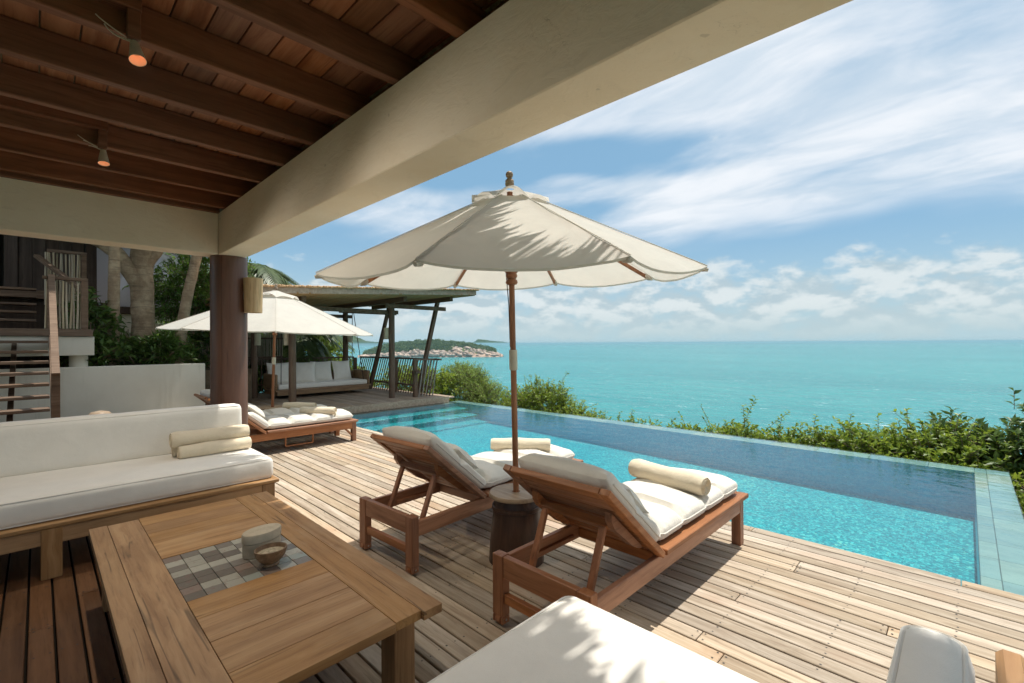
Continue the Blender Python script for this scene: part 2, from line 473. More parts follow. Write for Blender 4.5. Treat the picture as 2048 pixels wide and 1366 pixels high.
def twigs(center, rad, n, per, length, rng, up=.5, shell=.45, flat_bottom=-.6):
    """twigs starting in an ellipsoid's outer shell; returns leaf origins, directions and twig polylines"""
    d = rng.normal(size=(n, 3)); d /= np.linalg.norm(d, axis=1, keepdims=True)
    d[:, 2] = np.where(d[:, 2] < flat_bottom, -d[:, 2], d[:, 2])
    rr = shell + (1 - shell) * rng.random((n, 1)) ** .6
    lump = np.array([1 + .28 * mnoise.noise(Vector((x * 1.7, y * 1.7, z * 1.7 + center[0]))) for x, y, z in d])[:, None]
    s = np.array(center) + d * rr * np.array(rad) * lump
    t = d + np.array([0, 0, up]) + rng.normal(0, .35, (n, 3)); t /= np.linalg.norm(t, axis=1, keepdims=True)
    ln = length * (.5 + rng.random((n, 1)))
    P, D, T = [], [], []
    for k in range(per):
        u = (k + .5) / per
        bend = np.array([0, 0, -.35]) * u * u
        p = s + (t + bend) * ln * u
        side = np.cross(t, rng.normal(size=(n, 3))); side /= np.linalg.norm(side, axis=1, keepdims=True) + 1e-9
        P.append(p); D.append(t * .55 + side * (1 if k % 2 else -1) * .9 + np.array([0, 0, .1]))
        T.append(rr[:, 0] * .5 + .5 * u)
    return np.concatenate(P), np.concatenate(D), np.concatenate(T), s, s + (t + np.array([0, 0, -.35])) * ln
def stick_mesh(name, A, B, r, mat):
    A = np.asarray(A); B = np.asarray(B); n = len(A)
    d = B - A; d /= np.linalg.norm(d, axis=1, keepdims=True) + 1e-9
    u = np.cross(d, np.tile([.3, .2, 1.], (n, 1))); u /= np.linalg.norm(u, axis=1, keepdims=True); w = np.cross(d, u)
    v = []
    for q, f in ((A, 1.), (B, .5)):
        for a in (0, 2.094, 4.189): v.append(q + r * f * (math.cos(a) * u + math.sin(a) * w))
    V = np.stack(v, 1).reshape(-1, 3); b = (np.arange(n) * 6)[:, None]
    F = np.concatenate([b + [0, 1, 4, 3], b + [1, 2, 5, 4], b + [2, 0, 3, 5]], 0)
    me = arr_mesh(name, V, F, smooth=True); me.materials.append(mat); return me
def shrub(name, label, loc, blobs, mat, leaf=(.07, .035), seed=0, n=500, per=9, tw=.35, up=.5, sprigs=(), stem=True, group=None, shell=.4):
    """blobs: (cx, cy, cz, rx, ry, rz) in local coordinates; sprigs: tall twigs (x, y, z, dx, dy, dz, length)"""
    r = np.random.default_rng(seed + 100)
    t = thing(name, label, 'shrub', loc, 0, group)
    Ps, Ds, Ts, A, B = [], [], [], [], []
    tot = sum((b[3] * b[4] * b[5]) ** .667 for b in blobs)
    for b in blobs:
        k = max(20, int(n * (b[3] * b[4] * b[5]) ** .667 / tot))
        p, dd, tt, s0, s1 = twigs(b[:3], b[3:], k, per, tw, r, up, shell)
        Ps.append(p); Ds.append(dd); Ts.append(tt); A.append(s0); B.append(s1)
    for (x, y, z, ddx, ddy, ddz, ln) in sprigs:
        q = int(ln / leaf[0] * 2.2); u = np.linspace(.05, 1, q)[:, None]
        dv = np.array([ddx, ddy, ddz], float); dv /= np.linalg.norm(dv)
        p = np.array([x, y, z]) + dv * ln * u + np.array([ddx, ddy, -.5]) * ln * .25 * u * u
        side = np.cross(dv, [.2, .3, 1.]); side /= np.linalg.norm(side)
        sg = np.where(np.arange(q) % 2, 1, -1)[:, None]
        Ps.append(p); Ds.append(dv * .5 + side * sg + r.normal(0, .2, (q, 3))); Ts.append(np.full(q, .6))
        A.append(p[:-1]); B.append(p[1:])
    P = np.concatenate(Ps); D = np.concatenate(Ds); T = np.concatenate(Ts); m = len(P)
    L = leaf[0] * (.6 + .7 * r.random(m)); Wd = leaf[1] * (.7 + .6 * r.random(m))
    V, F, tint = leaves(P, D, L, Wd, r, tint=np.clip(.15 + .5 * T * r.random(m) + .4 * r.random(m), 0, 1))
    me = arr_mesh('foliage', V, F, tint); me.materials.append(mat); link('foliage', me, None, t)
    link('twigs', stick_mesh('twigs', np.concatenate(A), np.concatenate(B), .006, MATS['bark']), None, t)
    if stem:
        b = MB()
        for q in range(5):
            c = blobs[q % len(blobs)]; x = c[0] + r.normal(0, .1)
            b.tube([(x * .4, c[1] * .4, -.1), (x * .7, c[1] * .7, c[2] * .4), (c[0] + r.normal(0, .2), c[1] + r.normal(0, .15), c[2] + c[5] * .4)], [.035, .025, .012], 6)
        b.obj('stem', MATS['bark'], t)
    return t
def frond_mesh(L=1.7, droop=.7, n=34, wid=.04, ll=.5, seed=0, name='frond'):
    r = np.random.default_rng(seed); V, F, T = [], [], []
    def pt(u): return np.array([L * (u - .12 * u ** 3), 0, L * (.55 * u - (.55 + droop) * u * u)])
    k = 14
    for i in range(k):
        a, b = pt(i / k), pt((i + 1) / k); w = .018 * (1 - i / k) + .003; o = len(V)
        V += [a + [0, w, 0], a - [0, w, 0], a + [0, 0, w], b + [0, w * .9, 0], b - [0, w * .9, 0], b + [0, 0, w * .9]]
        F += [(o, o + 3, o + 5, o + 2), (o + 2, o + 5, o + 4, o + 1), (o + 1, o + 4, o + 3, o)]; T += [.75] * 6
    for i in range(n):
        u = .12 + .86 * i / (n - 1); p = pt(u); q = pt(min(1., u + .02)) - pt(u - .02); q /= np.linalg.norm(q)
        l = ll * (math.sin(math.pi * (.15 + .8 * u)) ** .7) * (.85 + .3 * r.random())
        for sg in (-1, 1):
            d = q * (.55 + .3 * u) + np.array([0, sg * .8, -.05 - .12 * r.random()]); d /= np.linalg.norm(d)
            nn = np.cross(d, q); nn /= np.linalg.norm(nn); wv = np.cross(d, nn) * wid * .5
            t1 = p + d * l * .5 + np.array([0, 0, -.03]) * l; t2 = p + d * l + np.array([0, 0, -.35 * l * (.5 + r.random())]); o = len(V)
            V += [p - wv * .4, p + wv * .4, t1 + wv, t1 - wv, t2 + wv * .1, t2 - wv * .1]
            F += [(o, o + 1, o + 2, o + 3), (o + 3, o + 2, o + 4, o + 5)]; T += [.2 + .6 * r.random()] * 6
    return arr_mesh(name, np.array(V), np.array(F), np.array(T))

# ------------------------------------------------------------------ materials
wood('deck_wood', ((.25, .18, .12), (.42, .335, .24), (.56, .47, .365)), 'X', 1., .75, .35, .22, .25, (.40, .27, .18))
MATS['deck_wood'].node_tree  # silvered boards; boards kept dry under the roof stay brown
def _deck_brown():
    g = NT(MATS['deck_wood'].node_tree); b = g.n['Principled BSDF']
    src = b.inputs['Base Color'].links[0].from_socket
    y = g.sep(g.node('ShaderNodeNewGeometry').outputs['Position'])[1]
    nz = g.noise(g.node('ShaderNodeNewGeometry').outputs['Position'], 2.2, 3., .6)
    f = g.smooth(g.math('ADD', y, g.math('MULTIPLY', g.math('SUBTRACT', nz, .5), .5)), 1.25, .55)
    br = g.mix(1., src, (.38, .23, .145), 'MULTIPLY')
    g.put(b.inputs['Base Color'], g.mix(f, src, br))
    g.put(b.inputs['Roughness'], g.lin(f, 0, 1, .75, .5))
_deck_brown()
wood('table_wood', ((.24, .115, .042), (.40, .215, .082), (.50, .295, .125)), 'X', .8, .55, .35, .14, .35, (.22, .115, .045), .6)
wood('table_wood_y', ((.24, .115, .042), (.40, .215, .082), (.50, .295, .125)), 'Y', .8, .55, .35, .14, .35, (.22, .115, .045), .6)
wood('table_wood_z', ((.20, .11, .045), (.34, .19, .085), (.44, .265, .13)), 'Z', .8, .6, .3, .14, .3)
wood('teak', ((.20, .075, .03), (.35, .145, .06), (.45, .20, .09)), 'Y', .9, .5, .2, .16, .4)
wood('teak_x', ((.20, .075, .03), (.35, .145, .06), (.45, .20, .09)), 'X', .9, .5, .2, .16, .4)
wood('teak_z', ((.19, .07, .028), (.32, .13, .055), (.42, .185, .085)), 'Z', .9, .5, .2, .14, .4)
wood('drum_wood', ((.03, .013, .007), (.062, .029, .016), (.105, .052, .03)), 'Z', .7, .45, .3, .1, .45)
wood('drum_top', ((.20, .13, .075), (.33, .235, .15), (.42, .32, .22)), 'X', .8, .5, .2, .1, .4)
wood('rafter_wood', ((.12, .046, .021), (.20, .080, .037), (.28, .118, .058)), 'Y', .7, .6, .3, .15, .3)
wood('ceiling_wood', ((.20, .078, .036), (.36, .155, .075), (.47, .235, .125)), 'X', .7, .65, .3, .22, .3, (.10, .06, .035))
wood('dark_post', ((.085, .05, .03), (.145, .09, .056), (.205, .138, .09)), 'Z', .7, .7, .3, .12, .3)
wood('dark_beam', ((.09, .055, .034), (.155, .098, .062), (.22, .15, .10)), 'X', .7, .7, .3, .12, .3)
wood('grey_deck', ((.24, .175, .12), (.37, .28, .20), (.47, .37, .275)), 'X', .8, .75, .3, .18, .25)
wood('stair_wood', ((.085, .05, .03), (.145, .09, .055), (.21, .14, .09)), 'Y', .8, .6, .3, .15, .35)
wood('house_wood', ((.030, .018, .012), (.055, .033, .022), (.085, .055, .038)), 'Z', .6, .65, .3, .18, .3)
wood('swing_wood', ((.19, .105, .05), (.31, .19, .10), (.40, .265, .15)), 'Y', .8, .55, .2, .1, .35)
wood('bamboo', ((.22, .17, .10), (.36, .29, .19), (.46, .39, .28)), 'Z', .8, .55, .2, .25, .4)
wood('bamboo_x', ((.29, .155, .065), (.45, .265, .12), (.56, .36, .18)), 'X', .8, .65, .2, .25, .3)
plain('thatch', (.30, .24, .15), .9, .1, 18., .35, .6, 90., .02)
wood('column_paint', ((.105, .050, .032), (.145, .070, .045), (.185, .092, .060)), 'Z', .35, .42, .12, .0, .45)
plain('white_cotton', (.80, .765, .69), .9, .1)
fabric('linen', (.86, .825, .75), .16)
fabric('pad_cloth', (.72, .68, .60), .55)
fabric('towel', (.80, .69, .51), .7)
fabric('canopy', (.76, .72, .64), .28, .36)
plain('screw', (.05, .045, .04), .5, .4, 6., .1)
plain('black_rubber', (.02, .018, .016), .7, .3)
plain('metal', (.5, .48, .45), .35, .5, 20., .1, .05, 80., .001, .9)
plain('lamp_metal', (.66, .59, .47), .55, .4, 12., .14, .1, 50., .002)
plain('lamp_inside', (.75, .45, .27), .5, .4); _b = MATS['lamp_inside'].node_tree.nodes['Principled BSDF']; _b.inputs['Emission Color'].default_value = (1., .42, .20, 1); _b.inputs['Emission Strength'].default_value = .16
plain('cable', (.65, .58, .47), .6, .3)
wood('lamp_bark', ((.34, .21, .10), (.52, .36, .19), (.62, .46, .27)), 'Z', .7, .7, .4, .1, .25)
plain('lamp_paper', (.60, .52, .37), .85, .2, 9., .12)
plain('rope', (.06, .045, .035), .9, .2)
plain('cord', (.55, .50, .40), .9, .2)
plain('ceramic', (.50, .43, .32), .75, .25, 14., .14, .25, 70., .003)
wood('bowl_wood', ((.11, .06, .03), (.20, .12, .06), (.29, .185, .10)), 'X', 1.5, .5, .2, .1, .4)
plain('sand', (.42, .36, .26), .95, .1, 60., .3, .6, 220., .004)
plain('sea_rock', (.42, .325, .26), .9, .15, .06, .35, .7, .5, 1.0)
plain('bark', (.20, .15, .10), .9, .15, 8., .3, .8, 45., .02)
plain('soil', (.10, .075, .05), .95, .1, 5., .3, .5, 30., .02)
plain('dark_under', (.022, .017, .013), .95, .1)
plain('lattice', (.30, .27, .23), .8, .2)

m, g, b = new_mat('plaster', .88, .25)          # trowelled lime plaster, slightly uneven
v = g.node('ShaderNodeTexCoord').outputs['Object']
n1 = g.noise(v, 1.3, 5., .6); n2 = g.noise(g.mapping(v, (2, 2, 5)), 3., 5., .65, 1.2); n3 = g.voro(g.vmath('ADD', v, g.comb(n1, n2, n1)), 3.2, 'DISTANCE_TO_EDGE')
c = g.mix(g.smooth(n1, .3, .72), (.80, .675, .50), (.87, .765, .61))
c = g.mix(g.math('MULTIPLY', g.smooth(n2, .56, .75), .25), c, (.58, .48, .35))
g.put(b.inputs['Base Color'], c)
crk = g.math('MULTIPLY', g.math('SUBTRACT', 1., g.smooth(n3, .0, .006)), g.smooth(g.noise(v, .8, 2.), .50, .62))
spk = g.smooth(g.noise(v, 14., 2., .5), .74, .78)
c = g.mix(g.math('MULTIPLY', g.math('MAXIMUM', crk, spk), .35), c, (.36, .28, .19))
c = g.mix(g.math('MULTIPLY', g.smooth(g.noise(g.mapping(v, (1, 1, 5)), .9, 4., .65), .55, .8), .30), c, (.60, .49, .34))
g.put(b.inputs['Base Color'], c)
g.put(b.inputs['Normal'], g.bump(g.math('SUBTRACT', g.math('ADD', n2, g.math('MULTIPLY', g.noise(v, 55., 3.), .14)), g.math('MULTIPLY', crk, .5)), .38, .015))
m, g, b = new_mat('white_wall', .9, .2)
v = g.node('ShaderNodeTexCoord').outputs['Object']
n1 = g.noise(v, .9, 5., .6)
cw = g.mix(g.smooth(n1, .3, .75), (.66, .61, .51), (.76, .72, .62))
cw = g.mix(g.math('MULTIPLY', g.smooth(g.noise(g.mapping(v, (5, 5, .35)), 1., 5., .65), .50, .75), .45), cw, (.44, .39, .30))
g.put(b.inputs['Base Color'], cw)
g.put(b.inputs['Normal'], g.bump(g.noise(v, 40., 4., .6), .15, .004))

m, g, b = new_mat('trunk_bark', .9, .15)         # pale trunk with rings and lichen patches
v = g.node('ShaderNodeTexCoord').outputs['Object']
n1 = g.noise(v, 4., 5., .65); n2 = g.noise(g.mapping(v, (3, 3, 26)), 1., 3., .6)
c = g.mix(g.smooth(n1, .35, .7), (.27, .19, .12), (.46, .35, .23))
c = g.mix(g.math('MULTIPLY', g.smooth(n2, .5, .7), .5), c, (.13, .095, .065))
g.put(b.inputs['Base Color'], c)
g.put(b.inputs['Normal'], g.bump(g.math('ADD', n1, g.math('MULTIPLY', n2, .6)), .8, .03))

m, g, b = new_mat('pool_mosaic', .35, .4)        # small glass tiles in many turquoises, caustic flecks painted into their tones
v = g.node('ShaderNodeNewGeometry').outputs['Position']
cell = g.node('ShaderNodeTexVoronoi', feature='F1'); g.put(cell.inputs['Vector'], v); cell.inputs['Scale'].default_value = 46.; cell.inputs['Randomness'].default_value = .6
cc = g.sep(cell.outputs['Color'])
n1 = g.noise(v, 1.5, 3., .5)
f = g.math('ADD', g.math('MULTIPLY', cc[0], .75), g.math('MULTIPLY', n1, .25))
c = g.ramp(f, [(.08, (.0, .14, .18)), (.35, (.0, .225, .265)), (.62, (.01, .30, .33)), (.84, (.05, .46, .46)), (.95, (.24, .56, .38))])
g.put(b.inputs['Base Color'], c)

m, g, b = new_mat('pool_stone', .5, .4)          # greenish sandstone slabs
v = objcoord(g)
n1 = g.noise(g.mapping(v, (1.5, 6, 3)), 1.2, 5., .6, .5); n2 = g.noise(v, 30., 3.)
r = g.node('ShaderNodeObjectInfo').outputs['Random']
c = g.ramp(r, [(0., (.12, .22, .23)), (.4, (.16, .27, .27)), (.75, (.20, .30, .28)), (1., (.29, .31, .25))])
c = g.mix(g.smooth(n1, .4, .7), c, g.mix(1., c, (.78, .80, .8), 'MULTIPLY'))
g.put(b.inputs['Base Color'], g.mix(g.math('MULTIPLY', n2, .25), c, (.32, .38, .36)))

m, g, b = new_mat('pool_water', 0., .5)          # clear surface: sky mirrored by Fresnel, the basin seen through it
g.n.remove(b)
v = g.node('ShaderNodeNewGeometry').outputs['Position']
h = g.math('ADD', g.math('MULTIPLY', g.noise(g.mapping(v, (1, 1.6, 1)), 3.2, 3., .5, .4), 1.), g.math('MULTIPLY', g.noise(g.mapping(v, (1, 1.5, 1), (0, 0, .5)), 13., 2., .5, .3), .22))
nb = g.bump(h, .18, .05)
fr = g.node('ShaderNodeFresnel'); fr.inputs['IOR'].default_value = 1.33; g.put(fr.inputs['Normal'], nb)
tr = g.node('ShaderNodeBsdfTransparent'); tr.inputs[0].default_value = (.86, .97, .98, 1)
gl = g.node('ShaderNodeBsdfGlossy'); gl.inputs['Roughness'].default_value = .02; gl.inputs['Color'].default_value = (1, 1, 1, 1); g.put(gl.inputs['Normal'], nb)
mx = g.node('ShaderNodeMixShader'); g.put(mx.inputs[0], fr.outputs[0]); g.l.new(tr.outputs[0], mx.inputs[1]); g.l.new(gl.outputs[0], mx.inputs[2])
g.l.new(mx.outputs[0], g.n['Material Output'].inputs[0])

m, g, b = new_mat('sea_water', .22, .3)
v = g.node('ShaderNodeNewGeometry').outputs['Position']
b.inputs['IOR'].default_value = 1.33
big = g.noise(g.mapping(v, (.0016, .0045, 1), (0, 0, R(-40))), 1., 4., .55)
mid = g.noise(g.mapping(v, (.02, .05, 1), (0, 0, R(-44))), 1., 4., .6)
c = g.ramp(big, [(.3, (.02, .205, .215)), (.55, (.03, .26, .26)), (.75, (.05, .31, .295))])
fo = g.noise(g.mapping(v, (.35, .9, 1), (0, 0, R(-44))), 1., 5., .75)
fl = g.math('MULTIPLY', g.smooth(fo, .60, .67), g.smooth(mid, .36, .58))
rip = g.noise(g.mapping(v, (.10, .33, 1), (0, 0, R(-44))), 1., 5., .7)
c = g.mix(g.math('MULTIPLY', g.smooth(rip, .40, .66), .38), c, (.008, .125, .15))
rip2 = g.noise(g.mapping(v, (.022, .075, 1), (0, 0, R(-44))), 1., 5., .72)
c = g.mix(g.math('MULTIPLY', g.smooth(rip2, .42, .62), .40), c, (.010, .15, .17))
c = g.mix(g.math('MULTIPLY', g.smooth(g.noise(g.mapping(v, (.05, .13, 1), (0, 0, R(-50))), 1., 4., .8), .62, .70), .55), c, (.75, .85, .85))  # pale sun glints painted into the sea colour
c = g.mix(g.math('MULTIPLY', fl, .85), c, (.85, .90, .90))  # white flecks painted in for the sun's sparkle on the waves
g.put(b.inputs['Base Color'], c)
wv = g.math('ADD', g.math('MULTIPLY', g.noise(g.mapping(v, (.12, .34, 1), (0, 0, R(-44))), 1., 4., .6), 1.), g.math('MULTIPLY', mid, 2.5))
g.put(b.inputs['Normal'], g.bump(wv, .8, 1.6))

m, g, b = new_mat('land_green', .9, .1)
v = g.node('ShaderNodeNewGeometry').outputs['Position']
n1 = g.noise(v, .35, 5., .65); n2 = g.noise(v, 2.5, 3.)
g.put(b.inputs['Base Color'], g.mix(g.smooth(g.math('ADD', g.math('MULTIPLY', n1, .6), g.math('MULTIPLY', n2, .4)), .35, .65), (.025, .045, .012), (.075, .11, .03)))
m, g, b = new_mat('far_hill', .95, .05)
v = g.node('ShaderNodeNewGeometry').outputs['Position']
g.put(b.inputs['Base Color'], g.mix(g.smooth(g.noise(v, .004, 5., .6), .35, .65), (.03, .06, .03), (.07, .10, .06)))
m, g, b = new_mat('island_ground', .9, .1)
v = g.node('ShaderNodeNewGeometry').outputs['Position']
hz_ = g.math('ADD', g.sep(v)[2], g.math('MULTIPLY', g.noise(v, .03, 4., .6), 24.))
rk = g.mix(g.smooth(g.noise(v, .11, 5., .7), .35, .65), (.20, .13, .095), (.52, .38, .29))
gr = g.mix(g.smooth(g.noise(v, .12, 4., .7), .35, .65), (.03, .065, .015), (.10, .15, .04))
g.put(b.inputs['Base Color'], g.mix(g.smooth(hz_, -8., -3.), rk, gr))
leafmat('leaf_hedge', (.045, .09, .010), (.14, .22, .022), (.31, .37, .045), .42, .4, (.48, .42, .05))
leafmat('leaf_fine', (.07, .13, .02), (.17, .26, .045), (.29, .37, .085), .42, .5)
leafmat('leaf_dark', (.02, .048, .010), (.06, .115, .022), (.14, .20, .04), .32, .38)
leafmat('leaf_tree', (.03, .075, .012), (.09, .18, .028), (.18, .28, .05), .38, .4)
leafmat('leaf_palm', (.022, .045, .012), (.06, .10, .025), (.13, .165, .05), .25, .4)
leafmat('island_leaf', (.035, .07, .015), (.085, .135, .03), (.15, .20, .05), .2, .6)
M_ = MATS

# ================================================================== THE SETTING
# ---- sea, hillside, island, far hills
b = MB(); b.add([(-42000, -3000, -30), (42000, -3000, -30), (42000, 42000, -30), (-42000, 42000, -30)], [(0, 1, 2, 3)])
sea = struct(b.obj('sea', M_['sea_water']))
xs = np.concatenate([np.linspace(-90, -20, 24), np.linspace(-18, 6, 40), np.linspace(8, 60, 20)]); ys = np.concatenate([np.linspace(-30, 6, 16), np.linspace(7, 20, 26), np.linspace(22, 90, 28)])
V = []
for y in ys:
    for x in xs:
        d1 = max(0, y - 8.3); d2 = max(0, -x - 17) if y > 3.5 else max(0, -x - 40)
        z = -.95 - .52 * d1 - .45 * d2 + .5 * mnoise.noise(Vector((x * .13, y * .13, 0))) * min(1, (d1 + d2) / 3)
        V.append((x, y, max(z, -33)))
F = [(j * len(xs) + i, j * len(xs) + i + 1, (j + 1) * len(xs) + i + 1, (j + 1) * len(xs) + i) for j in range(len(ys) - 1) for i in range(len(xs) - 1)]
me = arr_mesh('hillside', V, F, smooth=True); me.materials.append(M_['land_green']); struct(link('hillside', me))

def ridge(name, pts, depth, mat, base=-31., n=60, nv=12, seed=0, rough=.12):
    """a hill range: pts are (x, y, crest height) along it; it has a real depth away from the viewer"""
    V, F = [], []
    P = np.array(pts, float); s = np.linspace(0, len(P) - 1, n)
    cx, cy, ch = (np.interp(s, range(len(P)), P[:, k]) for k in range(3))
    for i in range(n):
        out = np.array([cx[i], cy[i]]); out /= np.linalg.norm(out)
        for j in range(nv + 1):
            u = j / nv; k = math.sin(math.pi * min(1, max(0, u))) ** .8
            q = np.array([cx[i], cy[i]]) + out * depth * (u - .5)
            h = ch[i] * k * (1 + rough * 2 * mnoise.noise(Vector((s[i] * 1.3 + seed, u * 3, 0))) + rough * mnoise.noise(Vector((s[i] * 4 + seed, u * 9, 2))))
            V.append((q[0], q[1], base + max(0, h)))
    for i in range(n - 1):
        for j in range(nv):
            a = i * (nv + 1) + j; F.append((a, a + 1, a + nv + 2, a + nv + 1))
    me = arr_mesh(name, V, F, smooth=True); me.materials.append(mat); return struct(link(name, me))
def far(pxs, dist, heights):
    """bearing given as offset along the camera's right vector per unit of depth"""
    return [((.714 * l - .70) * dist, (.70 * l + .714) * dist, h) for l, h in zip(pxs, heights)]
ridge('far_hills', far([-.50, -.44, -.405, -.375, -.350, -.335, -.315, -.29, -.265, -.24, -.215], 13000, [230, 290, 270, 270, 285, 240, 130, 85, 80, 60, 15]), 2600, M_['far_hill'], n=110, seed=3)
ridge('far_hills', far([-.275, -.255, -.235, -.215, -.19], 16000, [20, 80, 145, 90, 15]), 2000, M_['far_hill'], n=60, seed=9)
ridge('far_hills', far([-.085, -.075, -.066, -.055, -.04, -.02, .0], 30000, [40, 260, 290, 240, 190, 110, 20]), 3000, M_['far_hill'], n=70, seed=17)

# island, about a kilometre off, with boulders along the shore and a wood on its back
ISL = [(-.3285, 3), (-.305, 14), (-.285, 24), (-.262, 30), (-.235, 33), (-.205, 36), (-.177, 41), (-.150, 38), (-.12, 36), (-.095, 31), (-.07, 25), (-.05, 20), (-.035, 13), (-.02, 4)]
il = np.array(ISL) * [1, .88]; V, F = [], []; nI, nJ = 130, 26
def isl_h(l, u):
    ch = np.interp(l, il[:, 0], il[:, 1]) * (1.0 + .10 * mnoise.noise(Vector((l * 60, 0, 4))))
    k = max(0., 1 - abs(2 * u - 1) ** 1.7) ** .75
    return ch * k * (1 + .20 * mnoise.noise(Vector((l * 90, u * 5, 0))) + .12 * mnoise.noise(Vector((l * 260, u * 14, 3)))) + 2.2 * k ** .3 * abs(mnoise.noise(Vector((l * 420, u * 22, 7))))
def isl_p(l, u):
    dd = 1060 + 190 * u; return ((.714 * l - .70) * dd, (.70 * l + .714) * dd)
for i in range(nI):
    l = -.332 + (.312) * i / (nI - 1)
    for j in range(nJ):
        u = j / (nJ - 1); x, y = isl_p(l, u); V.append((x, y, -30.6 + isl_h(l, u)))
F = [(i * nJ + j, i * nJ + j + 1, (i + 1) * nJ + j + 1, (i + 1) * nJ + j) for i in range(nI - 1) for j in range(nJ - 1)]
me = arr_mesh('island', V, F); me.materials.append(M_['island_ground']); island = struct(link('island', me), 'small rocky island with green wooded back in the bay')
# boulders
base_rock = bmesh.new(); bmesh.ops.create_icosphere(base_rock, subdivisions=1, radius=1)
rv = np.array([v.co[:] for v in base_rock.verts]); rf = np.array([[v.index for v in f.verts] for f in base_rock.faces]); base_rock.free()
V, F = [], []
for k in range(420):
    l = -.325 + .305 * rng.random(); u = .02 + .09 * rng.random() ** 1.3
    if l > -.13: u = .02 + .22 * rng.random()
    x, y = isl_p(l, u); z = -30.6 + isl_h(l, u); s = rng.uniform(1.8, 6.0)
    sc = np.array([s * rng.uniform(.8, 1.6), s * rng.uniform(.8, 1.6), s * rng.uniform(.5, .9)])
    F.append(rf + len(V) * len(rv)); V.append(rv * sc * (1 + rng.normal(0, .14, rv.shape)) + [x, y, z])
me = arr_mesh('boulders', np.concatenate(V), np.concatenate(F)); me.materials.append(M_['sea_rock'])
o = link('boulders', me, None, island); o['kind'] = 'stuff'
# wood on the island: leaf clumps
V, F, T = [], [], []; off = 0
for k in range(1900):
    l = -.322 + .285 * rng.random(); u = .09 + .65 * rng.random()
    if l > -.13: u = .24 + .5 * rng.random()
    x, y = isl_p(l, u); h0 = isl_h(l, u)
    if h0 < 7: continue
    z = -30.6 + h0; hh = rng.uniform(2.0, 5.5) * (1.5 if rng.random() < .12 else 1)
    m_ = 30; d_ = rng.normal(size=(m_, 3)); d_ /= np.linalg.norm(d_, axis=1, keepdims=True); d_[:, 2] = abs(d_[:, 2])
    P = np.array([x, y, z]) + d_ * [hh * .9, hh * .9, hh]
    v_, f_, t_ = leaves(P, d_ + rng.normal(0, .7, d_.shape), np.full(m_, 2.6), np.full(m_, 2.2), rng)
    V.append(v_); F.append(f_ + off); T.append(t_); off += len(v_)
me = arr_mesh('island_wood', np.concatenate(V), np.concatenate(F), np.concatenate(T)); me.materials.append(M_['island_leaf'])
o = link('island_wood', me, None, island); o['kind'] = 'stuff'

# a small boat far out
t = thing('fishing_boat', 'tiny dark fishing boat on the sea beyond the island tip', 'boat', ((.714 * -.043 - .70) * 2050, (.70 * -.043 + .714) * 2050, -30), .6)
b = MB(); hull = []
for i, (x, w) in enumerate(((-7, .3), (-4, 1.5), (0, 1.9), (4, 1.6), (8, .15))): hull += [(x, -w, 1.6 + .03 * x * x), (x, w, 1.6 + .03 * x * x), (x, w * .5, -.3), (x, -w * .5, -.3)]
b.add(hull, [(4 * i + a, 4 * i + (a + 1) % 4, 4 * i + 4 + (a + 1) % 4, 4 * i + 4 + a) for i in range(4) for a in range(4)] + [(0, 1, 2, 3), (16, 17, 18, 19)]); b.obj('hull', M_['house_wood'], t)
b = MB(); b.box(-4, 0, -1.2, 1.2, 1.7, 4.2, .1); b.obj('cabin', M_['white_wall'], t)

# ---- pool
PX0, PX1, PY0, PY1 = -9.62, .05, 4.075, 7.76
ZW = -.05
def zf(x): return -.60 + .0187 * (PX1 - x)
b = MB(); n = 24
XX = np.linspace(PX0, PX1, n)
fv = []
for x in XX: fv += [(x, PY0, zf(x)), (x, PY1, zf(x)), (x, PY0, -.062), (x, PY1, -.062)]
fs = []
for i in range(n - 1):
    a, c_ = 4 * i, 4 * i + 4
    fs += [(a, c_, c_ + 1, a + 1), (a + 1, c_ + 1, c_ + 3, a + 3), (a, a + 2, c_ + 2, c_)]
fs += [(0, 1, 3, 2), (4 * n - 4, 4 * n - 2, 4 * n - 1, 4 * n - 3)]
b.add(fv, fs); pool = struct(b.obj('pool_basin', M_['pool_mosaic']))
m, g, bb = new_mat('pool_wall_sky_tint', .3, .4); v = g.node('ShaderNodeNewGeometry').outputs['Position']
cl = g.node('ShaderNodeTexVoronoi', feature='F1'); g.put(cl.inputs['Vector'], v); cl.inputs['Scale'].default_value = 46.; cl.inputs['Randomness'].default_value = .6
g.put(bb.inputs['Base Color'], g.mix(g.sep(cl.outputs['Color'])[0], (.015, .27, .40), (.05, .36, .48)))  # wall tiles bluer than the floor: sky reflection painted into the colour
pool.data.materials.append(m)
for p in pool.data.polygons:
    if abs(p.normal.z) < .5: p.material_index = 1
b = MB()    # outer shell of the infinity edge
b.box(PX0 - .35, .345, 7.766, 8.07, -1.6, -.085, .01); b.box(.056, .345, 4.06, 7.76, -1.6, -.085, .01); b.box(PX0 - .35, PX0 - .006, 4.0, 7.76, -1.6, -.085, .01)
b.obj('pool_wall', M_['pool_stone'], pool)
for k, (w, zt) in enumerate(((.42, -.16), (.84, -.28), (1.26, -.40))):
    b = MB(); b.box(PX0 - .002 * k + .001, PX0 + w, PY0 + .003, PY1 - .003, -.62 - .01 * k, zt, .015); b.obj('pool_step', M_['pool_mosaic'], pool)
b = MB(); b.box(0, .597, 0, .30, -.02, 0, .003); far_st = b.mesh('coping_stone')
x = PX0 - .34
while x < -.3:
    if x + .60 > .05: q = MB(); q.box(0, .049 - x, 0, .30, -.02, 0, .003); q.obj('coping_stone', M_['pool_stone'], pool, (x, 7.765, -.063))
    else: link('coping_stone', far_st, M_['pool_stone'], pool, (x, 7.765, -.063))
    x += .60
y = 4.07
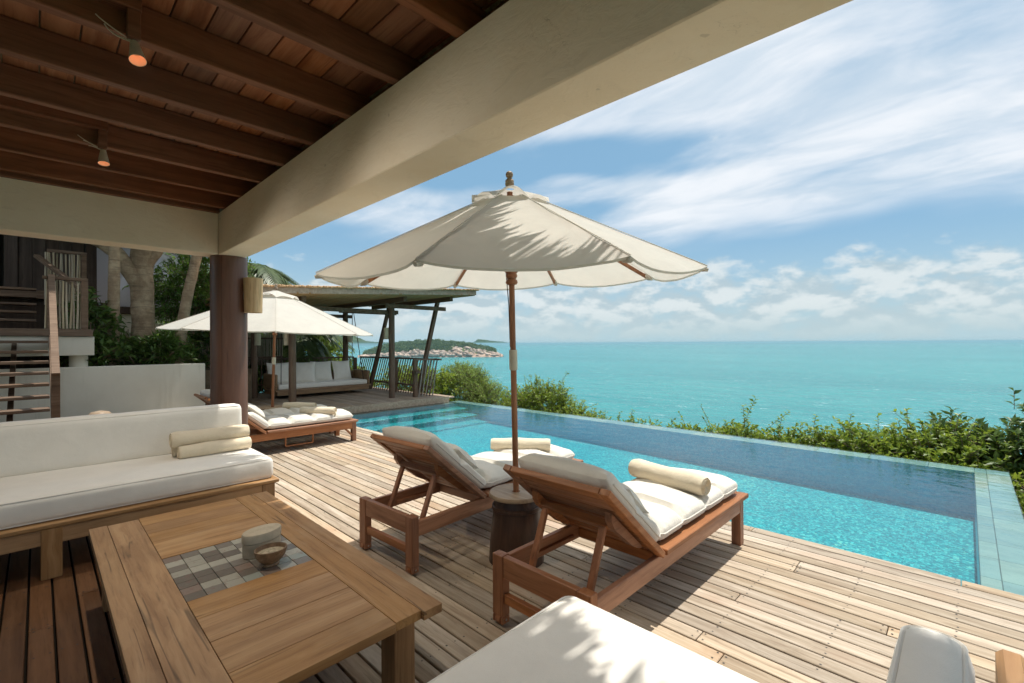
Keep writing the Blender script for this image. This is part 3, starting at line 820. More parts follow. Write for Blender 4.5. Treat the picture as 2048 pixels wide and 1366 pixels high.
lens = [.32, .41, .36, .44, .30, .38]
i = 0
while y < 8.04:
    L = min(lens[i % 6], 8.065 - y)
    b = MB(); b.box(0, .098, 0, L - .003, -.02, 0, .003); b.obj('coping_stone', M_['pool_stone'], pool, (.052, y, -.063))
    b = MB(); b.box(0, .19, 0, L - .003, -.02, 0, .003); b.obj('coping_stone', M_['pool_stone'], pool, (.153, y, -.063))
    y += L; i += 1
b = MB(); b.add([(PX0 - .30, 4.06, ZW), (.348, 4.06, ZW), (.348, 8.075, ZW), (PX0 - .30, 8.075, ZW)], [(0, 1, 2, 3)])
struct(b.obj('pool_water', M_['pool_water']))
lf = MB(); lf.add([(0, -.012, 0), (.018, 0, .004), (.05, .0, .002), (.018, .012, .004)], [(0, 1, 3), (1, 2, 3)])
o = lf.obj('fallen_leaf', M_['leaf_hedge'], None, (.28, 4.86, -.046)); tag(o, 'small yellow green leaf floating over the stone pool ledge', 'leaf')

# ---- main deck: every board its own piece
b = MB(); b.box(-13.4, 3.4, -1.6, 4.05, -.30, -.034, .01); deck = struct(b.obj('deck', M_['dark_under']))
b = MB()
pitch = .1025; pm = {}
def plank(L):
    k = round(L, 1)
    if k not in pm:
        q = MB(); q.box(0, k - .004, 0, .0915, -.03, 0, .003); pm[k] = q.mesh('plank'); pm[k].materials.append(M_['deck_wood'])
    return pm[k], k
rp = random.Random(5); count = 0; rest = []
scr = MB()
for row in range(54):
    y = 4.06 - pitch * (row + 1) + .003
    x = -11.5 - rp.random() * 1.5
    if y < 1.0: x = -7.5 - rp.random() * 1.5
    xe = 2.4 if y > 1.2 else -.2
    while x < xe:
        me, L = plank(rp.choice((2.0, 2.4, 2.8, 3.2, 3.6, 4.2) if row > 4 else (1.2, 1.6, 2.0, 2.4, 2.8)))
        if x > xe - .6: break
        o = link('plank', me, None, deck, (x, y, rp.uniform(-.0012, .0012))); o.rotation_euler = (rp.uniform(-.004, .004), 0, 0); count += 1
        ends = [x + .02, x + L - .026]
        mids = [j * .45 - 12.2 for j in range(34) if x + .2 < j * .45 - 12.2 < x + L - .2]
        if x + L > -8.5:
            for sx in ends + mids:
                for sy in (.02, .074):
                    if rp.random() < .9:
                        cx, cy = sx + rp.uniform(-.006, .006), y + sy + rp.uniform(-.005, .005); r_ = rp.uniform(.0040, .0060)
                        scr.add([(cx + r_ * math.cos(a * 1.047), cy + r_ * math.sin(a * 1.047), .0016) for a in range(6)], [tuple(range(6))])
        x += L
o = scr.obj('screw_heads', M_['screw'], deck); o['kind'] = 'stuff'
print('planks', count)

# ---- villa terrace roof the camera stands under
villa = thing('villa_terrace', 'shaded villa terrace roof with plaster beams, dark rafters and one round column', 'building', (0, 0, 0))
b = MB(); b.box(-6.20, 4.2, 1.405, 1.68, 2.5, 2.965, .006); b.obj('beam', M_['plaster'], villa)
b = MB(); b.box(-6.20, -5.93, -4.4, 1.402, 2.503, 2.962, .006); b.obj('beam', M_['plaster'], villa)
b = MB(); b.lathe([(.186, -.05), (.186, 2.499)], 40, (-6.07, 1.54, 0)); b.obj('column', M_['column_paint'], villa)
b = MB(); b.box(-.0012, .0012, -.002, .002, 0, 2.49, .0004); o = b.obj('column_seam', M_['drum_wood'], villa, (-6.07 + .1868 * math.cos(R(-36)), 1.54 + .1868 * math.sin(R(-36)), 0)); o.rotation_euler = (0, 0, R(-36))
q = MB(); q.box(-.032, .032, -4.35, 1.55, 0, .17, .004); rm = q.mesh('rafter'); rm.materials.append(M_['rafter_wood'])
for i in range(13):
    link('rafter', rm, None, villa, (-5.72 + .572 * i, 0, 2.968))
b = MB(); b.box(-6.1, 4.1, 1.56, 1.66, 2.9665, 3.139, .004); b.obj('blocking', M_['rafter_wood'], villa)
b = MB(); b.box(-5.928, -5.87, -4.35, 1.40, 2.952, 3.139, .004); b.obj('wall_plate', M_['rafter_wood'], villa)
q = MB(); q.box(-6.2, 4.1, 0, .146, 0, .02, .003); cm = q.mesh('ceiling_board'); cm.materials.append(M_['ceiling_wood'])
for i in range(40):
    link('ceiling_board', cm, None, villa, (rp.uniform(-.02, .02), 1.53 - .152 * i, 3.142 + rp.uniform(0, .0015)))
# thatched roof above, its ragged eave throws the leafy shadow edge
b = MB()
b.add([(-7.1, 1.80, 3.0), (4.6, 1.80, 3.0), (4.6, -1.6, 4.9), (-7.1, -1.6, 4.9), (-7.1, 1.80, 3.17), (4.6, 1.80, 3.17), (4.6, -1.6, 5.1), (-7.1, -1.6, 5.1),
       (4.6, -6.0, 2.9), (-7.1, -6.0, 2.9)], [(0, 3, 2, 1), (4, 5, 6, 7), (0, 1, 5, 4), (1, 2, 6, 5), (3, 0, 4, 7), (7, 6, 8, 9)])
b.add([(-7.1, 1.80, 3.0), (-7.1, -4.4, 3.0), (-6.2, -4.4, 3.0), (-6.2, 1.80, 3.0)], [(0, 1, 2, 3)])
b.obj('thatch_roof', M_['thatch'], villa)
V, F = [], []
rg = random.Random(21); x = -7.1; EV = 1.80
while x < 4.6:
    clump = .5 + .9 * mnoise.noise(Vector((x * 1.5, 3.3, 0))) + .5 * mnoise.noise(Vector((x * 4.5, 1.3, 0)))
    L = max(.04, .05 + .30 * clump + (rg.random() ** 2.2) * .16); w = rg.uniform(.006, .020); dx_ = rg.uniform(-.25, .25) * L
    L = max(.03, L + .13 * math.exp(-((x + 1.95) / .55) ** 2) - .15 * math.exp(-((x + .62) / .36) ** 2) - .10 * math.exp(-((x + 4.95) / .3) ** 2))
    z0 = rg.uniform(2.985, 3.14); o_ = len(V)
    V += [(x - w, EV - .07, z0), (x + w, EV - .07, z0), (x + w + dx_ * .6, EV + L * .6, z0 - .01 - .03 * L), (x - w + dx_ * .6, EV + L * .6, z0 - .01 - .03 * L), (x + dx_, EV + L, z0 - .03 - .06 * L), (x + dx_ + .001, EV + L, z0 - .03 - .06 * L)]
    F += [(o_, o_ + 1, o_ + 2, o_ + 3), (o_ + 3, o_ + 2, o_ + 5, o_ + 4)]
    x += rg.uniform(.004, .017)
me = arr_mesh('thatch_fringe', V, F); me.materials.append(M_['thatch']); o = link('thatch_fringe', me, None, villa); o['kind'] = 'stuff'
# the house behind the viewer
b = MB(); b.box(-6.2, -2.0, -4.65, -4.42, -.3, 2.96, .01); o = b.obj('house_wall', M_['white_wall'], villa)
b = MB(); b.box(-9.5, 3.4, -4.4, -1.65, -.3, -.012, .01); struct(b.obj('inner_floor', M_['rafter_wood']))

# ================================================================== FURNITURE
# ---- sun loungers
def lounger(label, loc, rz=0., H=.374, braces=False, tray=False, seed=0, sink=0.):
    t = thing('sun_lounger', label, 'sun lounger', loc, rz, 'teak sun loungers by the pool')
    zr = H - .032; hy = .665
    for sx in (-1, 1):
        b = MB(); x0, x1 = sorted((sx * .315, sx * .283)); b.box(x0, x1, .055, 1.945, zr - .10, zr - .002, .003)
        if True: b.box(*sorted((sx * .283, sx * .262)), .30, .66, zr - .085, zr - .055, .003)
        b.obj('side_rail', M_['teak'], t)
        b = MB(); b.box(*sorted((sx * .318, sx * .242)), 0, .055, .0 + .052, H, .003)          # rear leg, slotted for the wheel
        b.box(*sorted((sx * .318, sx * .302)), 0, .055, .012, .05, .003); b.box(*sorted((sx * .258, sx * .242)), 0, .055, .012, .05, .003)
        b.obj('leg', M_['teak_z'], t)
        w = MB(); Mr = Matrix.Translation((sx * .28, .028, .032)) @ Matrix.Rotation(R(90), 4, 'Y')
        w.lathe([(.0, -.018), (.030, -.018), (.032, -.014), (.032, .014), (.030, .018), (0, .018)], 18, (0, 0, 0), Mr); w.obj('wheel', M_['teak_z'], t)
        w = MB(); w.lathe([(.0, -.040), (.006, -.040), (.006, .040), (0, .040)], 8, (0, 0, 0), Mr); w.obj('bolt', M_['metal'], t)
        b = MB(); b.box(*sorted((sx * .318, sx * .252)), 1.90, 1.965, 0, zr, .003); b.obj('leg', M_['teak_z'], t)
        if braces:
            b = MB()
            for (y0, y1) in ((1.90, 1.80), (.06, .17)): b.bar((sx * .30, y0, zr - .20), (sx * .30, y1, zr - .10), .026, .03, (1, 0, 0))
            b.obj('brace', M_['teak'], t)
        b = MB(); b.box(*sorted((sx * .348, sx * .268)), hy + .012, 1.985, zr, H, .004); b.obj('seat_frame', M_['teak'], t)
    b = MB(); b.box(-.24, .24, .004, .040, H - .115, H, .003); b.obj('apron', M_['teak_x'], t)
    b = MB(); b.box(-.24, .24, .010, .042, .125, .175, .003); b.obj('stretcher', M_['teak_x'], t)
    b = MB(); b.box(-.25, .25, 1.925, 1.955, zr - .10, zr - .003, .003); b.obj('apron', M_['teak_x'], t)
    b = MB(); b.box(-.28, .28, hy + .06, hy + .10, zr - .09, zr - .03, .003); b.obj('crossbar', M_['teak_x'], t)
    q = MB(); q.box(-.2665, .2665, 0, .042, 0, .018, .003); sm = q.mesh('slat'); sm.materials.append(M_['teak_x'])
    y = hy + .018
    while y < 1.92: link('slat', sm, None, t, (0, y, H - .022)); y += .0505
    b = MB(); b.box(-.2665, .2665, 1.93, 1.985, zr, H, .004); b.obj('seat_frame', M_['teak_x'], t)
    # backrest, leaning back over the open rear end
    top = Vector((0, .125, H + .45)); hin = Vector((0, hy, H - .01)); dv = top - hin; L = dv.length; yv = dv.normalized(); zv = Vector((0, -yv.z, yv.y)) * -1
    zv = Vector((1, 0, 0)).cross(yv)
    if zv.z < 0: zv = -zv
    MbR = Matrix(((1, 0, 0, 0), (0, yv.y, zv.y, hin.y), (0, yv.z, zv.z, hin.z), (0, 0, 0, 1)))
    for sx in (-1, 1):
        b = MB(); b.box(*sorted((sx * .345, sx * .290)), 0, L, -.034, .0, .004, MbR); b.obj('backrest_rail', M_['teak'], t)
    b = MB(); b.box(-.2885, .2885, L - .06, L - .001, -.034, .0, .004, MbR); b.obj('backrest_rail', M_['teak_x'], t)
    q = MB(); q.box(-.288, .288, 0, .052, -.022, -.004, .003); bs = q.mesh('slat'); bs.materials.append(M_['teak_x'])
    y = .012
    while y < L - .08:
        o = link('slat', bs, None, t); o.matrix_local = MbR @ Matrix.Translation((0, y, 0)); y += .060
    for sx in (-1, 1):      # rounded cleats under the backrest
        b = MB(); pr = [(.10, -.036), (.135, -.060), (.20, -.075), (.42, -.085), (.47, -.070), (.50, -.036)]
        x0, x1 = sorted((sx * .262, sx * .222)); vs = [(x0, a, c) for a, c in pr] + [(x1, a, c) for a, c in pr]; k = len(pr)
        b.add(vs, [tuple(range(k)), tuple(range(2 * k - 1, k - 1, -1))] + [(i, (i + 1) % k, k + (i + 1) % k, k + i)[::-1] for i in range(k)], False, MbR)
        b.obj('cleat', M_['teak'], t)
    b = MB(); b.box(-.221, .221, .395, .435, -.088, -.050, .003, MbR); b.obj('crossbar', M_['teak_x'], t)
    pt = MbR @ Vector((0, .415, -.08))
    for sx in (-1, 1):
        b = MB(); b.bar((sx * .19, pt.y, pt.z), (sx * .19, .17, zr - .075), .026, .036, (1, 0, 0)); b.obj('prop_strut', M_['teak_z'], t)
    b = MB(); b.box(-.26, .26, .148, .192, zr - .105, zr - .068, .003); b.obj('crossbar', M_['teak_x'], t)
    if tray:
        b = MB(); y0, y1 = .92, 1.30
        for (pa, pb) in (((.30, y0, zr - .10), (.30, y0, .075)), ((.30, y0, .075), (.30, y1, .075)), ((.30, y1, .075), (.30, y1, zr - .10))): b.bar(pa, pb, .016, .022, (1, 0, 0), .002)
        b.obj('pull_out_tray', M_['teak_z'], t)
    # quilted mattress over backrest and seat
    path = []; ang = math.atan2(zv.y, zv.z)
    n1 = 26
    for i in range(n1 + 1):
        u = i / n1; s = L * (1 - u) + .0
        p = hin + yv * (s - .02); path.append((tuple(p + zv * .004), tuple(zv)))
    last = path[-1]; path = path[:-2]
    bend = [(.6, .5)]
    nz = Vector((0, 0, 1)); mid = (zv + nz).normalized()
    path.append(((0, hy + .02, H + .012), tuple((zv * .7 + nz * .3).normalized())))
    path.append(((0, hy + .055, H + .004), tuple(mid)))
    path.append(((0, hy + .09, H), tuple((zv * .25 + nz * .75).normalized())))
    n2 = 40
    for i in range(n2 + 1):
        path.append(((0, hy + .13 + (1.93 - hy - .13) * i / n2, H + .001), (0, 0, 1)))
    mat_o = softobj('mattress', padding(path, .60, .108, (.36, .70, 1.02, 1.36, 1.66), 36, seed, .016), M_['pad_cloth'], t)
    for e in EDGE: b = MB(); b.tube(e, .0055, 6); b.obj('piping', M_['pad_cloth'], mat_o)
    hp = MbR @ Matrix.Translation((0, .24, .150)) @ Matrix.Rotation(R(90), 4, 'X')
    softobj('head_pillow', pillow(.48, .28, .14, 14, seed + 3), M_['pad_cloth'], t, None, hp)
    return t
L1 = lounger('teak sun lounger nearest the camera, raised back beside the round side table', (-1.515, 1.71, 0), 0, seed=1)
L2 = lounger('teak sun lounger between the parasol side table and the open deck, back raised', (-2.875, 1.665, 0), R(3.2), seed=11)
L3 = lounger('teak sun lounger with pull-out tray standing behind the round column, nearer of the pair', (-7.115, 1.50, 0), 0, .325, True, True, seed=23)
L4 = lounger('teak sun lounger on the far side of the pair beyond the round column', (-7.93, 1.52, 0), 0, .325, True, False, seed=37)

tm = [towel_mesh(.60, .068, 1.), towel_mesh(.56, .060, 4.), towel_mesh(.54, .062, 8.)]
def towel(me, label, loc, rz, tilt=0.):
    o = link('rolled_towel', me, None, None, loc); o.rotation_euler = (0, tilt, rz); tag(o, label, 'towel', 'rolled cream towels'); return o
towel(tm[0], 'cream rolled towel across the foot of the nearest lounger', (-1.53, 3.13, .548), R(-10))
towel(tm[1], 'cream rolled towel on the middle lounger, just behind the parasol pole', (-3.03, 3.20, .540), R(40))
towel(tm[2], 'cream rolled towel at the foot of the tray lounger behind the column', (-7.05, 2.98, .488), R(38))
towel(tm[1], 'cream rolled towel on the farthest lounger, behind the other towel', (-7.88, 3.02, .484), R(34))

# ---- parasols
def parasol(label, loc, tiltv, ze, r, rise, phase, pole_r=.021, seed=0, sag=1., base_z=0.):
    t = thing('parasol', label, 'parasol', loc)
    tx, ty = tiltv
    up = Vector((tx, ty, 1)).normalized()
    e1 = Vector((1, 0, -tx)).normalized(); e2 = up.cross(e1)
    A = Matrix(((e1.x, e2.x, up.x, 0), (e1.y, e2.y, up.y, 0), (e1.z, e2.z, up.z, 0), (0, 0, 0, 1)))
    hz = ze / up.z       # distance along the pole to the rim plane
    b = MB(); b.tube([(0, 0, base_z), (0, 0, (base_z + hz * .60))], pole_r * .98, 16, M=A); b.obj('pole', M_['teak_z'], t)
    b = MB(); b.tube([(0, 0, hz * .60), (0, 0, hz + rise - .03)], pole_r * .93, 16, M=A); b.obj('pole', M_['teak_z'], t)
    b = MB(); b.lathe([(pole_r, hz * .675), (pole_r * 1.3, hz * .676), (pole_r * 1.34, hz * .69), (pole_r * 1.3, hz * .745), (pole_r, hz * .746)], 18, M=A); b.obj('cord_wrap', M_['cord'], t)
    # finial
    pr = [(.0, .152), (.014, .150), (.026, .138), (.031, .118), (.028, .100), (.019, .086), (.021, .078), (.032, .066), (.036, .054), (.033, .044), (.037, .036), (.036, .020), (.03, .0)]
    b = MB(); b.lathe([(q * .82, hz + rise + .005 + z * .66) for q, z in pr[::-1]], 20, M=A); b.obj('finial', M_['drum_top'], t)
    # hubs
    b = MB(); zr = hz + .015
    b.lathe([(pole_r, zr - .075), (.034, zr - .072), (.042, zr - .058), (.036, zr - .043), (.028, zr - .036), (.038, zr - .022), (.04, zr - .012), (.034, zr), (.05, zr + .02), (.06, zr + .05), (.05, zr + .075), (pole_r, zr + .08)], 20, M=A); b.obj('runner_hub', M_['teak_z'], t)
    b = MB(); b.lathe([(pole_r, hz + rise - .13), (.045, hz + rise - .125), (.05, hz + rise - .09), (.045, hz + rise - .06), (pole_r, hz + rise - .055)], 16, M=A); b.obj('top_hub', M_['teak_z'], t)
    def rim(i, k=1., dz=0.):
        a = phase + i * math.pi / 4; return Vector((r * k * math.cos(a), r * k * math.sin(a), hz + rise * (1 - k) * .985 + dz))
    for i in range(8):
        b = MB(); P0 = rim(i, .045, -.05); P1 = rim(i, .985, -.022); upv = A.to_3x3() @ Vector((0, 0, 1))
        b.bar(A @ P0, A @ P1, .018, .026, upv); b.obj('rib', M_['teak'], t)
        b = MB(); a = phase + i * math.pi / 4
        b.bar(A @ Vector((.045 * math.cos(a), .045 * math.sin(a), zr + .045)), A @ rim(i, .52, -.035), .014, .02, upv); b.obj('strut', M_['teak'], t)
    # canopy: eight panels, sagging a little between the ribs
    nr, na = 16, 12; vs, fs = [], []
    k0 = .13
    for j in range(nr + 1):
        k = k0 + (1 - k0) * j / nr
        for i in range(8):
            for q in range(na):
                w = q / na; p = rim(i, k).lerp(rim(i + 1, k), w); s = 4 * w * (1 - w)
                rim_k = max(0, (k - .80) / .20)
                p.z -= s * (.026 * k ** 1.2 + .018 * rim_k ** 2 * k) * sag
                p.x *= 1 - .018 * s * rim_k ** 2; p.y *= 1 - .018 * s * rim_k ** 2
                p.z += .004 * mnoise.noise(Vector((p.x * 5 + seed, p.y * 5, 0))) + .0035 * s * math.sin(k * 26 + i)
                if w == 0: p.z += .006
                vs.append(p)
    m8 = 8 * na
    for j in range(nr):
        for i in range(m8):
            i2 = (i + 1) % m8; fs.append((j * m8 + i, j * m8 + i2, (j + 1) * m8 + i2, (j + 1) * m8 + i)[::-1])
    # hem folded under
    o_ = len(vs)
    for i in range(m8):
        p = vs[nr * m8 + i].copy(); p.z -= .012; p.x *= .996; p.y *= .996; vs.append(p)
    for i in range(m8):
        i2 = (i + 1) % m8; fs.append((nr * m8 + i, nr * m8 + i2, o_ + i2, o_ + i)[::-1])
    b = MB(); b.add(vs, fs, True, A); can = b.obj('canopy', M_['canopy'], t)
    b = MB()
    for i in range(8):      # raised seams along the ribs and rib pockets
        pa = [rim(i, .15 + .85 * q / 10, .0095) for q in range(11)]
        b.tube(pa, .0028, 5, M=A)
    b.obj('seam', M_['canopy'], can)
    for i in range(8):
        q = MB(); q.tube([rim(i, .94, -.018), rim(i, .975, -.02), rim(i, 1.004, -.014)], [.017, .020, .010], 8, M=A)
        q.obj('rib_pocket', M_['canopy'], can)
    # vent cap lifted between the ribs
    vs, fs = [], []; nr2 = 7
    for j in range(nr2 + 1):
        u = j / nr2; k = .028 + .195 * u
        for i in range(8):
            for q_ in range(na):
                w = q_ / na; s = 4 * w * (1 - w); p = rim(i, k).lerp(rim(i + 1, k), w)
                p.z += .016 + .052 * s * u ** 1.3 * (1 + .45 * math.sin(i * 2.1)) + .004 * mnoise.noise(Vector((p.x * 20, p.y * 20, seed)))
                vs.append(p)
    for j in range(nr2):
        for i in range(m8):
            i2 = (i + 1) % m8; fs.append((j * m8 + i, j * m8 + i2, (j + 1) * m8 + i2, (j + 1) * m8 + i)[::-1])
    b = MB(); b.add(vs, fs, True, A); b.obj('vent_cap', M_['canopy'], t)
    b = MB(); b.tube([A @ Vector((-.035, -.02, zr + .05)), A @ Vector((-.02, -.012, hz * .9)), A @ Vector((-pole_r * .9, -.008, hz * .755))], .0032, 6); b.obj('pull_cord', M_['rope'], t)
    return t
PB = (-2.27, 2.36)
parasol('large off-white parasol with wooden pole rising from the round side table', (PB[0], PB[1], 0), (.044, -.068), 1.951, 1.215, .582, R(249.8), seed=2, base_z=.2)
P2 = (-8.52, 2.80)
parasol('white parasol behind the round column, lower and farther away', (P2[0], P2[1], 0), (.028, .022), 1.715, 1.64, .72, R(252), .024, seed=9, sag=.35, base_z=.1)

def drum(label, loc, h=.47, r=.195):
    t = thing('drum_table', label, 'side table', loc, 0, 'drum side tables carrying the parasols')
    b = MB(); pr = []
    for i in range(15):
        u = i / 14; rr = r * (.98 - .26 * u + .05 * math.sin(u * 3.1)); pr.append((rr + (.004 if i in (11, 12) else 0), u * (h - .03)))
    b.lathe([(0, 0)] + pr + [(0, h - .03)], 36); b.obj('body', M_['drum_wood'], t)
    b = MB(); b.lathe([(pr[10][0] + .002, h - .115), (pr[10][0] + .008, h - .11), (pr[10][0] + .006, h - .088), (pr[10][0] - .002, h - .084)], 36); b.obj('rim_band', M_['drum_wood'], t)
    b = MB(); R_ = r * .97
    b.lathe([(.028, h - .0295), (R_ - .008, h - .0295), (R_, h - .024), (R_, h - .007), (R_ - .006, h), (.028, h), (.028, h - .0295)], 40); b.obj('table_top', M_['drum_top'], t)
    return t
drum('dark round drum side table between the two near loungers', (PB[0] + .02, PB[1] - .03, 0))
drum('round drum side table behind the far pair of loungers, mostly hidden', (P2[0] + .012, P2[1] + .01, 0), .43, .24)

# ---- low table with inlaid mosaic
TX0, TX1, TY0, TY1, TZ = -3.69, -1.58, .205, 1.178, .42
t = thing('coffee_table', 'low rustic wooden table with an inlaid tile mosaic in the middle', 'table', ((TX0 + TX1) / 2, (TY0 + TY1) / 2, 0))
cx, cy = (TX0 + TX1) / 2, (TY0 + TY1) / 2
def tb(x0, x1, y0, y1, mat, z0=TZ - .036, z1=TZ):
    b = MB(); g_ = .0011; mx_, my_ = (x0 + x1) / 2, (y0 + y1) / 2
    b.box(x0 + g_ - mx_, x1 - g_ - mx_, y0 + g_ - my_, y1 - g_ - my_, 0, z1 - z0, .0014); b.obj('top_board', M_[mat], t, (mx_ - cx, my_ - cy, z0 + random.uniform(-.0006, .0006)))
MX0, MX1, MY0, MY1 = -2.912, -2.352, .435, .968
tb(TX0, TX1, TY0, .288, 'table_wood'); tb(TX0 + .01, TX1 - .0, .288, MY0, 'table_wood')
tb(TX0, TX1 - .005, MY1, 1.085, 'table_wood'); tb(TX0 - .005, TX1 + .012, 1.085, TY1, 'table_wood')
xs = [TX0, -3.53, -3.35, -3.20, MX0]
for a, c_ in zip(xs[:-1], xs[1:]): tb(a, c_, MY0, MY1, 'table_wood_y')
xs = [MX1, -2.17, -1.97, -1.74, TX1]
for a, c_ in zip(xs[:-1], xs[1:]): tb(a, c_, MY0, MY1, 'table_wood_y')
b = MB(); b.box(MX0 - .02 - cx, MX1 + .02 - cx, MY0 - .02 - cy, MY1 + .02 - cy, TZ - .055, TZ - .0375, .002); b.obj('mosaic_tray', M_['dark_under'], t)
m, g, bb = new_mat('mosaic_tile', .38, .5)
v = objcoord(g); r = g.node('ShaderNodeObjectInfo').outputs['Random']
c = g.ramp(r, [(0., (.15, .125, .10)), (.22, (.20, .175, .145)), (.45, (.23, .17, .135)), (.58, (.36, .34, .28)), (.80, (.43, .41, .34)), (.93, (.29, .31, .27))], 'CONSTANT')
n1 = g.noise(v, 26., 4., .7); n2 = g.noise(v, 9., 3.)
c = g.mix(g.math('MULTIPLY', g.smooth(n1, .55, .68), .45), c, (.24, .11, .08))
c = g.mix(g.math('MULTIPLY', g.smooth(n2, .66, .74), .5), c, (.10, .25, .16))
g.put(bb.inputs['Base Color'], c); g.put(bb.inputs['Roughness'], g.lin(n1, .3, .7, .28, .5))
q = MB(); tw, th = (MY1 - MY0) / 7, (MX1 - MX0) / 8; q.box(-th / 2 + .001, th / 2 - .001, -tw / 2 + .001, tw / 2 - .001, 0, .034, .0015); tme = q.mesh('mosaic_tile'); tme.materials.append(MATS['mosaic_tile'])
for i in range(8):
    for j in range(7):
        link('mosaic_tile', tme, None, t, (MX0 + th * (i + .5) - cx, MY0 + tw * (j + .5) - cy, TZ - .0372 + rp.uniform(0, .001)))
for (lx, ly) in ((TX1 - .17, TY1 - .10), (TX1 - .17, TY0 + .10), (TX0 + .17, TY1 - .10), (TX0 + .17, TY0 + .10)):
    b = MB(); b.box(-.055, .055, -.05, .05, 0, TZ - .038, .004); b.obj('leg', M_['table_wood_z'], t, (lx - cx, ly - cy, 0))
for (x0, x1, y0, y1, mt) in ((TX0 + .23, TX1 - .23, TY1 - .115, TY1 - .085, 'table_wood'), (TX0 + .23, TX1 - .23, TY0 + .085, TY0 + .115, 'table_wood'), (TX1 - .185, TX1 - .155, TY0 + .155, TY1 - .155, 'table_wood_y'), (TX0 + .155, TX0 + .185, TY0 + .155, TY1 - .155, 'table_wood_y')):
    b = MB(); b.box(x0 - cx, x1 - cx, y0 - cy, y1 - cy, TZ - .12, TZ - .0565, .003); b.obj('apron', M_[mt], t)
t = thing('lidded_box', 'oval pale stone box with a flat lid on the table mosaic', 'box', (-2.63, .815, TZ - .001), R(12))
b = MB(); b.lathe([(0, 0), (.062, 0), (.064, .004), (.064, .070), (0, .070)], 40, sx=1., sy=1.48); b.obj('body', M_['ceramic'], t)
b = MB(); b.lathe([(0, .073), (.0655, .073), (.0665, .078), (.0665, .110), (.064, .117), (.056, .120), (0, .1205)], 40, sx=1., sy=1.48); b.obj('lid', M_['ceramic'], t)
t = thing('bowl', 'small wooden bowl filled with coarse sand in front of the oval box', 'bowl', (-2.452, .80, TZ - .001))
b = MB(); b.lathe([(0, 0), (.034, 0), (.036, .006), (.033, .012), (.046, .026), (.060, .048), (.066, .074), (.066, .080), (.062, .081), (.059, .074), (.055, .062)], 36, sy=1.12); b.obj('body', M_['bowl_wood'], t)
b = MB(); b.lathe([(.056, .062), (.04, .064), (.02, .0655), (0, .066)], 30, sy=1.12); b.obj('sand_fill', M_['sand'], t)

# ---- the two long sofas
def sofa_base(t, x0, x1, y0, y1, zt, legs):
    b = MB(); b.box(x0, x1, y0, y1, zt - .03, zt, .006); b.obj('platform', M_['table_wood_y'], t)
    for xx in (x0 + .012, x1 - .047):
        b = MB(); b.box(xx, xx + .035, y0 + .02, y1 - .06, zt - .135, zt - .0315, .004); b.obj('side_rail', M_['table_wood_y'], t)
    b = MB(); b.box(x0 + .05, x1 - .05, y1 - .055, y1 - .02, zt - .135, zt - .0315, .004); b.obj('end_rail', M_['table_wood'], t)
    for (lx, ly) in legs:
        b = MB(); b.box(lx - .055, lx + .055, ly - .05, ly + .05, 0, zt - .032, .004); b.obj('leg', M_['table_wood_z'], t)
t = thing('sofa', 'long wooden sofa with white seat and back cushions in front of the column', 'sofa', (-4.7, 0, 0), 0, 'white cushioned daybed sofas')
sofa_base(t, -.60, .49, -2.2, 1.445, .355, ((.43, .06), (.43, 1.36), (-.5, 1.36), (-.5, -1.2), (.43, -1.3)))
_s = softobj('seat_cushion', roundbox(.86, 3.4, .165, .035, 16, 46, 6, .012, .006, 3), M_['linen'], t, (.0, -.28, .357)); piping_loop(.86, 3.4, .1575).obj('piping', M_['linen'], _s); piping_loop(.86, 3.4, .008).obj('piping', M_['linen'], _s)
_b2 = softobj('back_cushion', roundbox(.17, 3.4, .40, .045, 8, 46, 12, .010, .007, 8), M_['linen'], t, (-.455, -.30, .515)); piping_loop(.17, 3.4, .388, .04, .013).obj('piping', M_['linen'], _b2)
b = MB(); b.box(-.60, -.55, -2.2, 1.40, .357, .80, .006); b.obj('back_panel', M_['table_wood_y'], t)
ty = R(90)
towel(tm[1], 'cream rolled towel at the front of the sofa towel pile', (-4.80, 1.11, .5835), ty + R(4))
towel(tm[2], 'cream rolled towel at the back of the sofa towel pile, against the cushion', (-4.925, 1.085, .5835), ty)
towel(tm[0], 'cream rolled towel lying on top of the sofa towel pile', (-4.868, 1.09, .683), ty + R(2))
t = thing('sofa', 'white cushioned sofa at the bottom edge of the view with sun on its corner', 'sofa', (-.55, 0, 0), 0, 'white cushioned daybed sofas')
sofa_base(t, -.52, .78, -1.0, 1.44, .355, ((-.45, 1.36), (.70, 1.36), (-.45, -.6), (.70, -.6)))
_s = softobj('seat_cushion', roundbox(1.06, 2.4, .165, .035, 20, 40, 6, .012, .006, 13), M_['linen'], t, (-.05, .26, .357)); piping_loop(1.06, 2.4, .1575).obj('piping', M_['linen'], _s); piping_loop(1.06, 2.4, .008).obj('piping', M_['linen'], _s)
_b2 = softobj('back_cushion', roundbox(.13, 2.4, .35, .05, 8, 40, 12, .008, .005, 18), M_['linen'], t, (.492, .24, .50)); piping_loop(.13, 2.4, .337, .04, .014).obj('piping', M_['linen'], _b2)
b = MB(); b.box(.590, .640, -1.0, 1.50, .357, .82, .012); b.obj('back_panel', M_['table_wood_y'], t)
b = MB(); b.box(.643, .70, -1.0, 1.50, .357, .82, .012); b.obj('back_panel', M_['table_wood_y'], t)

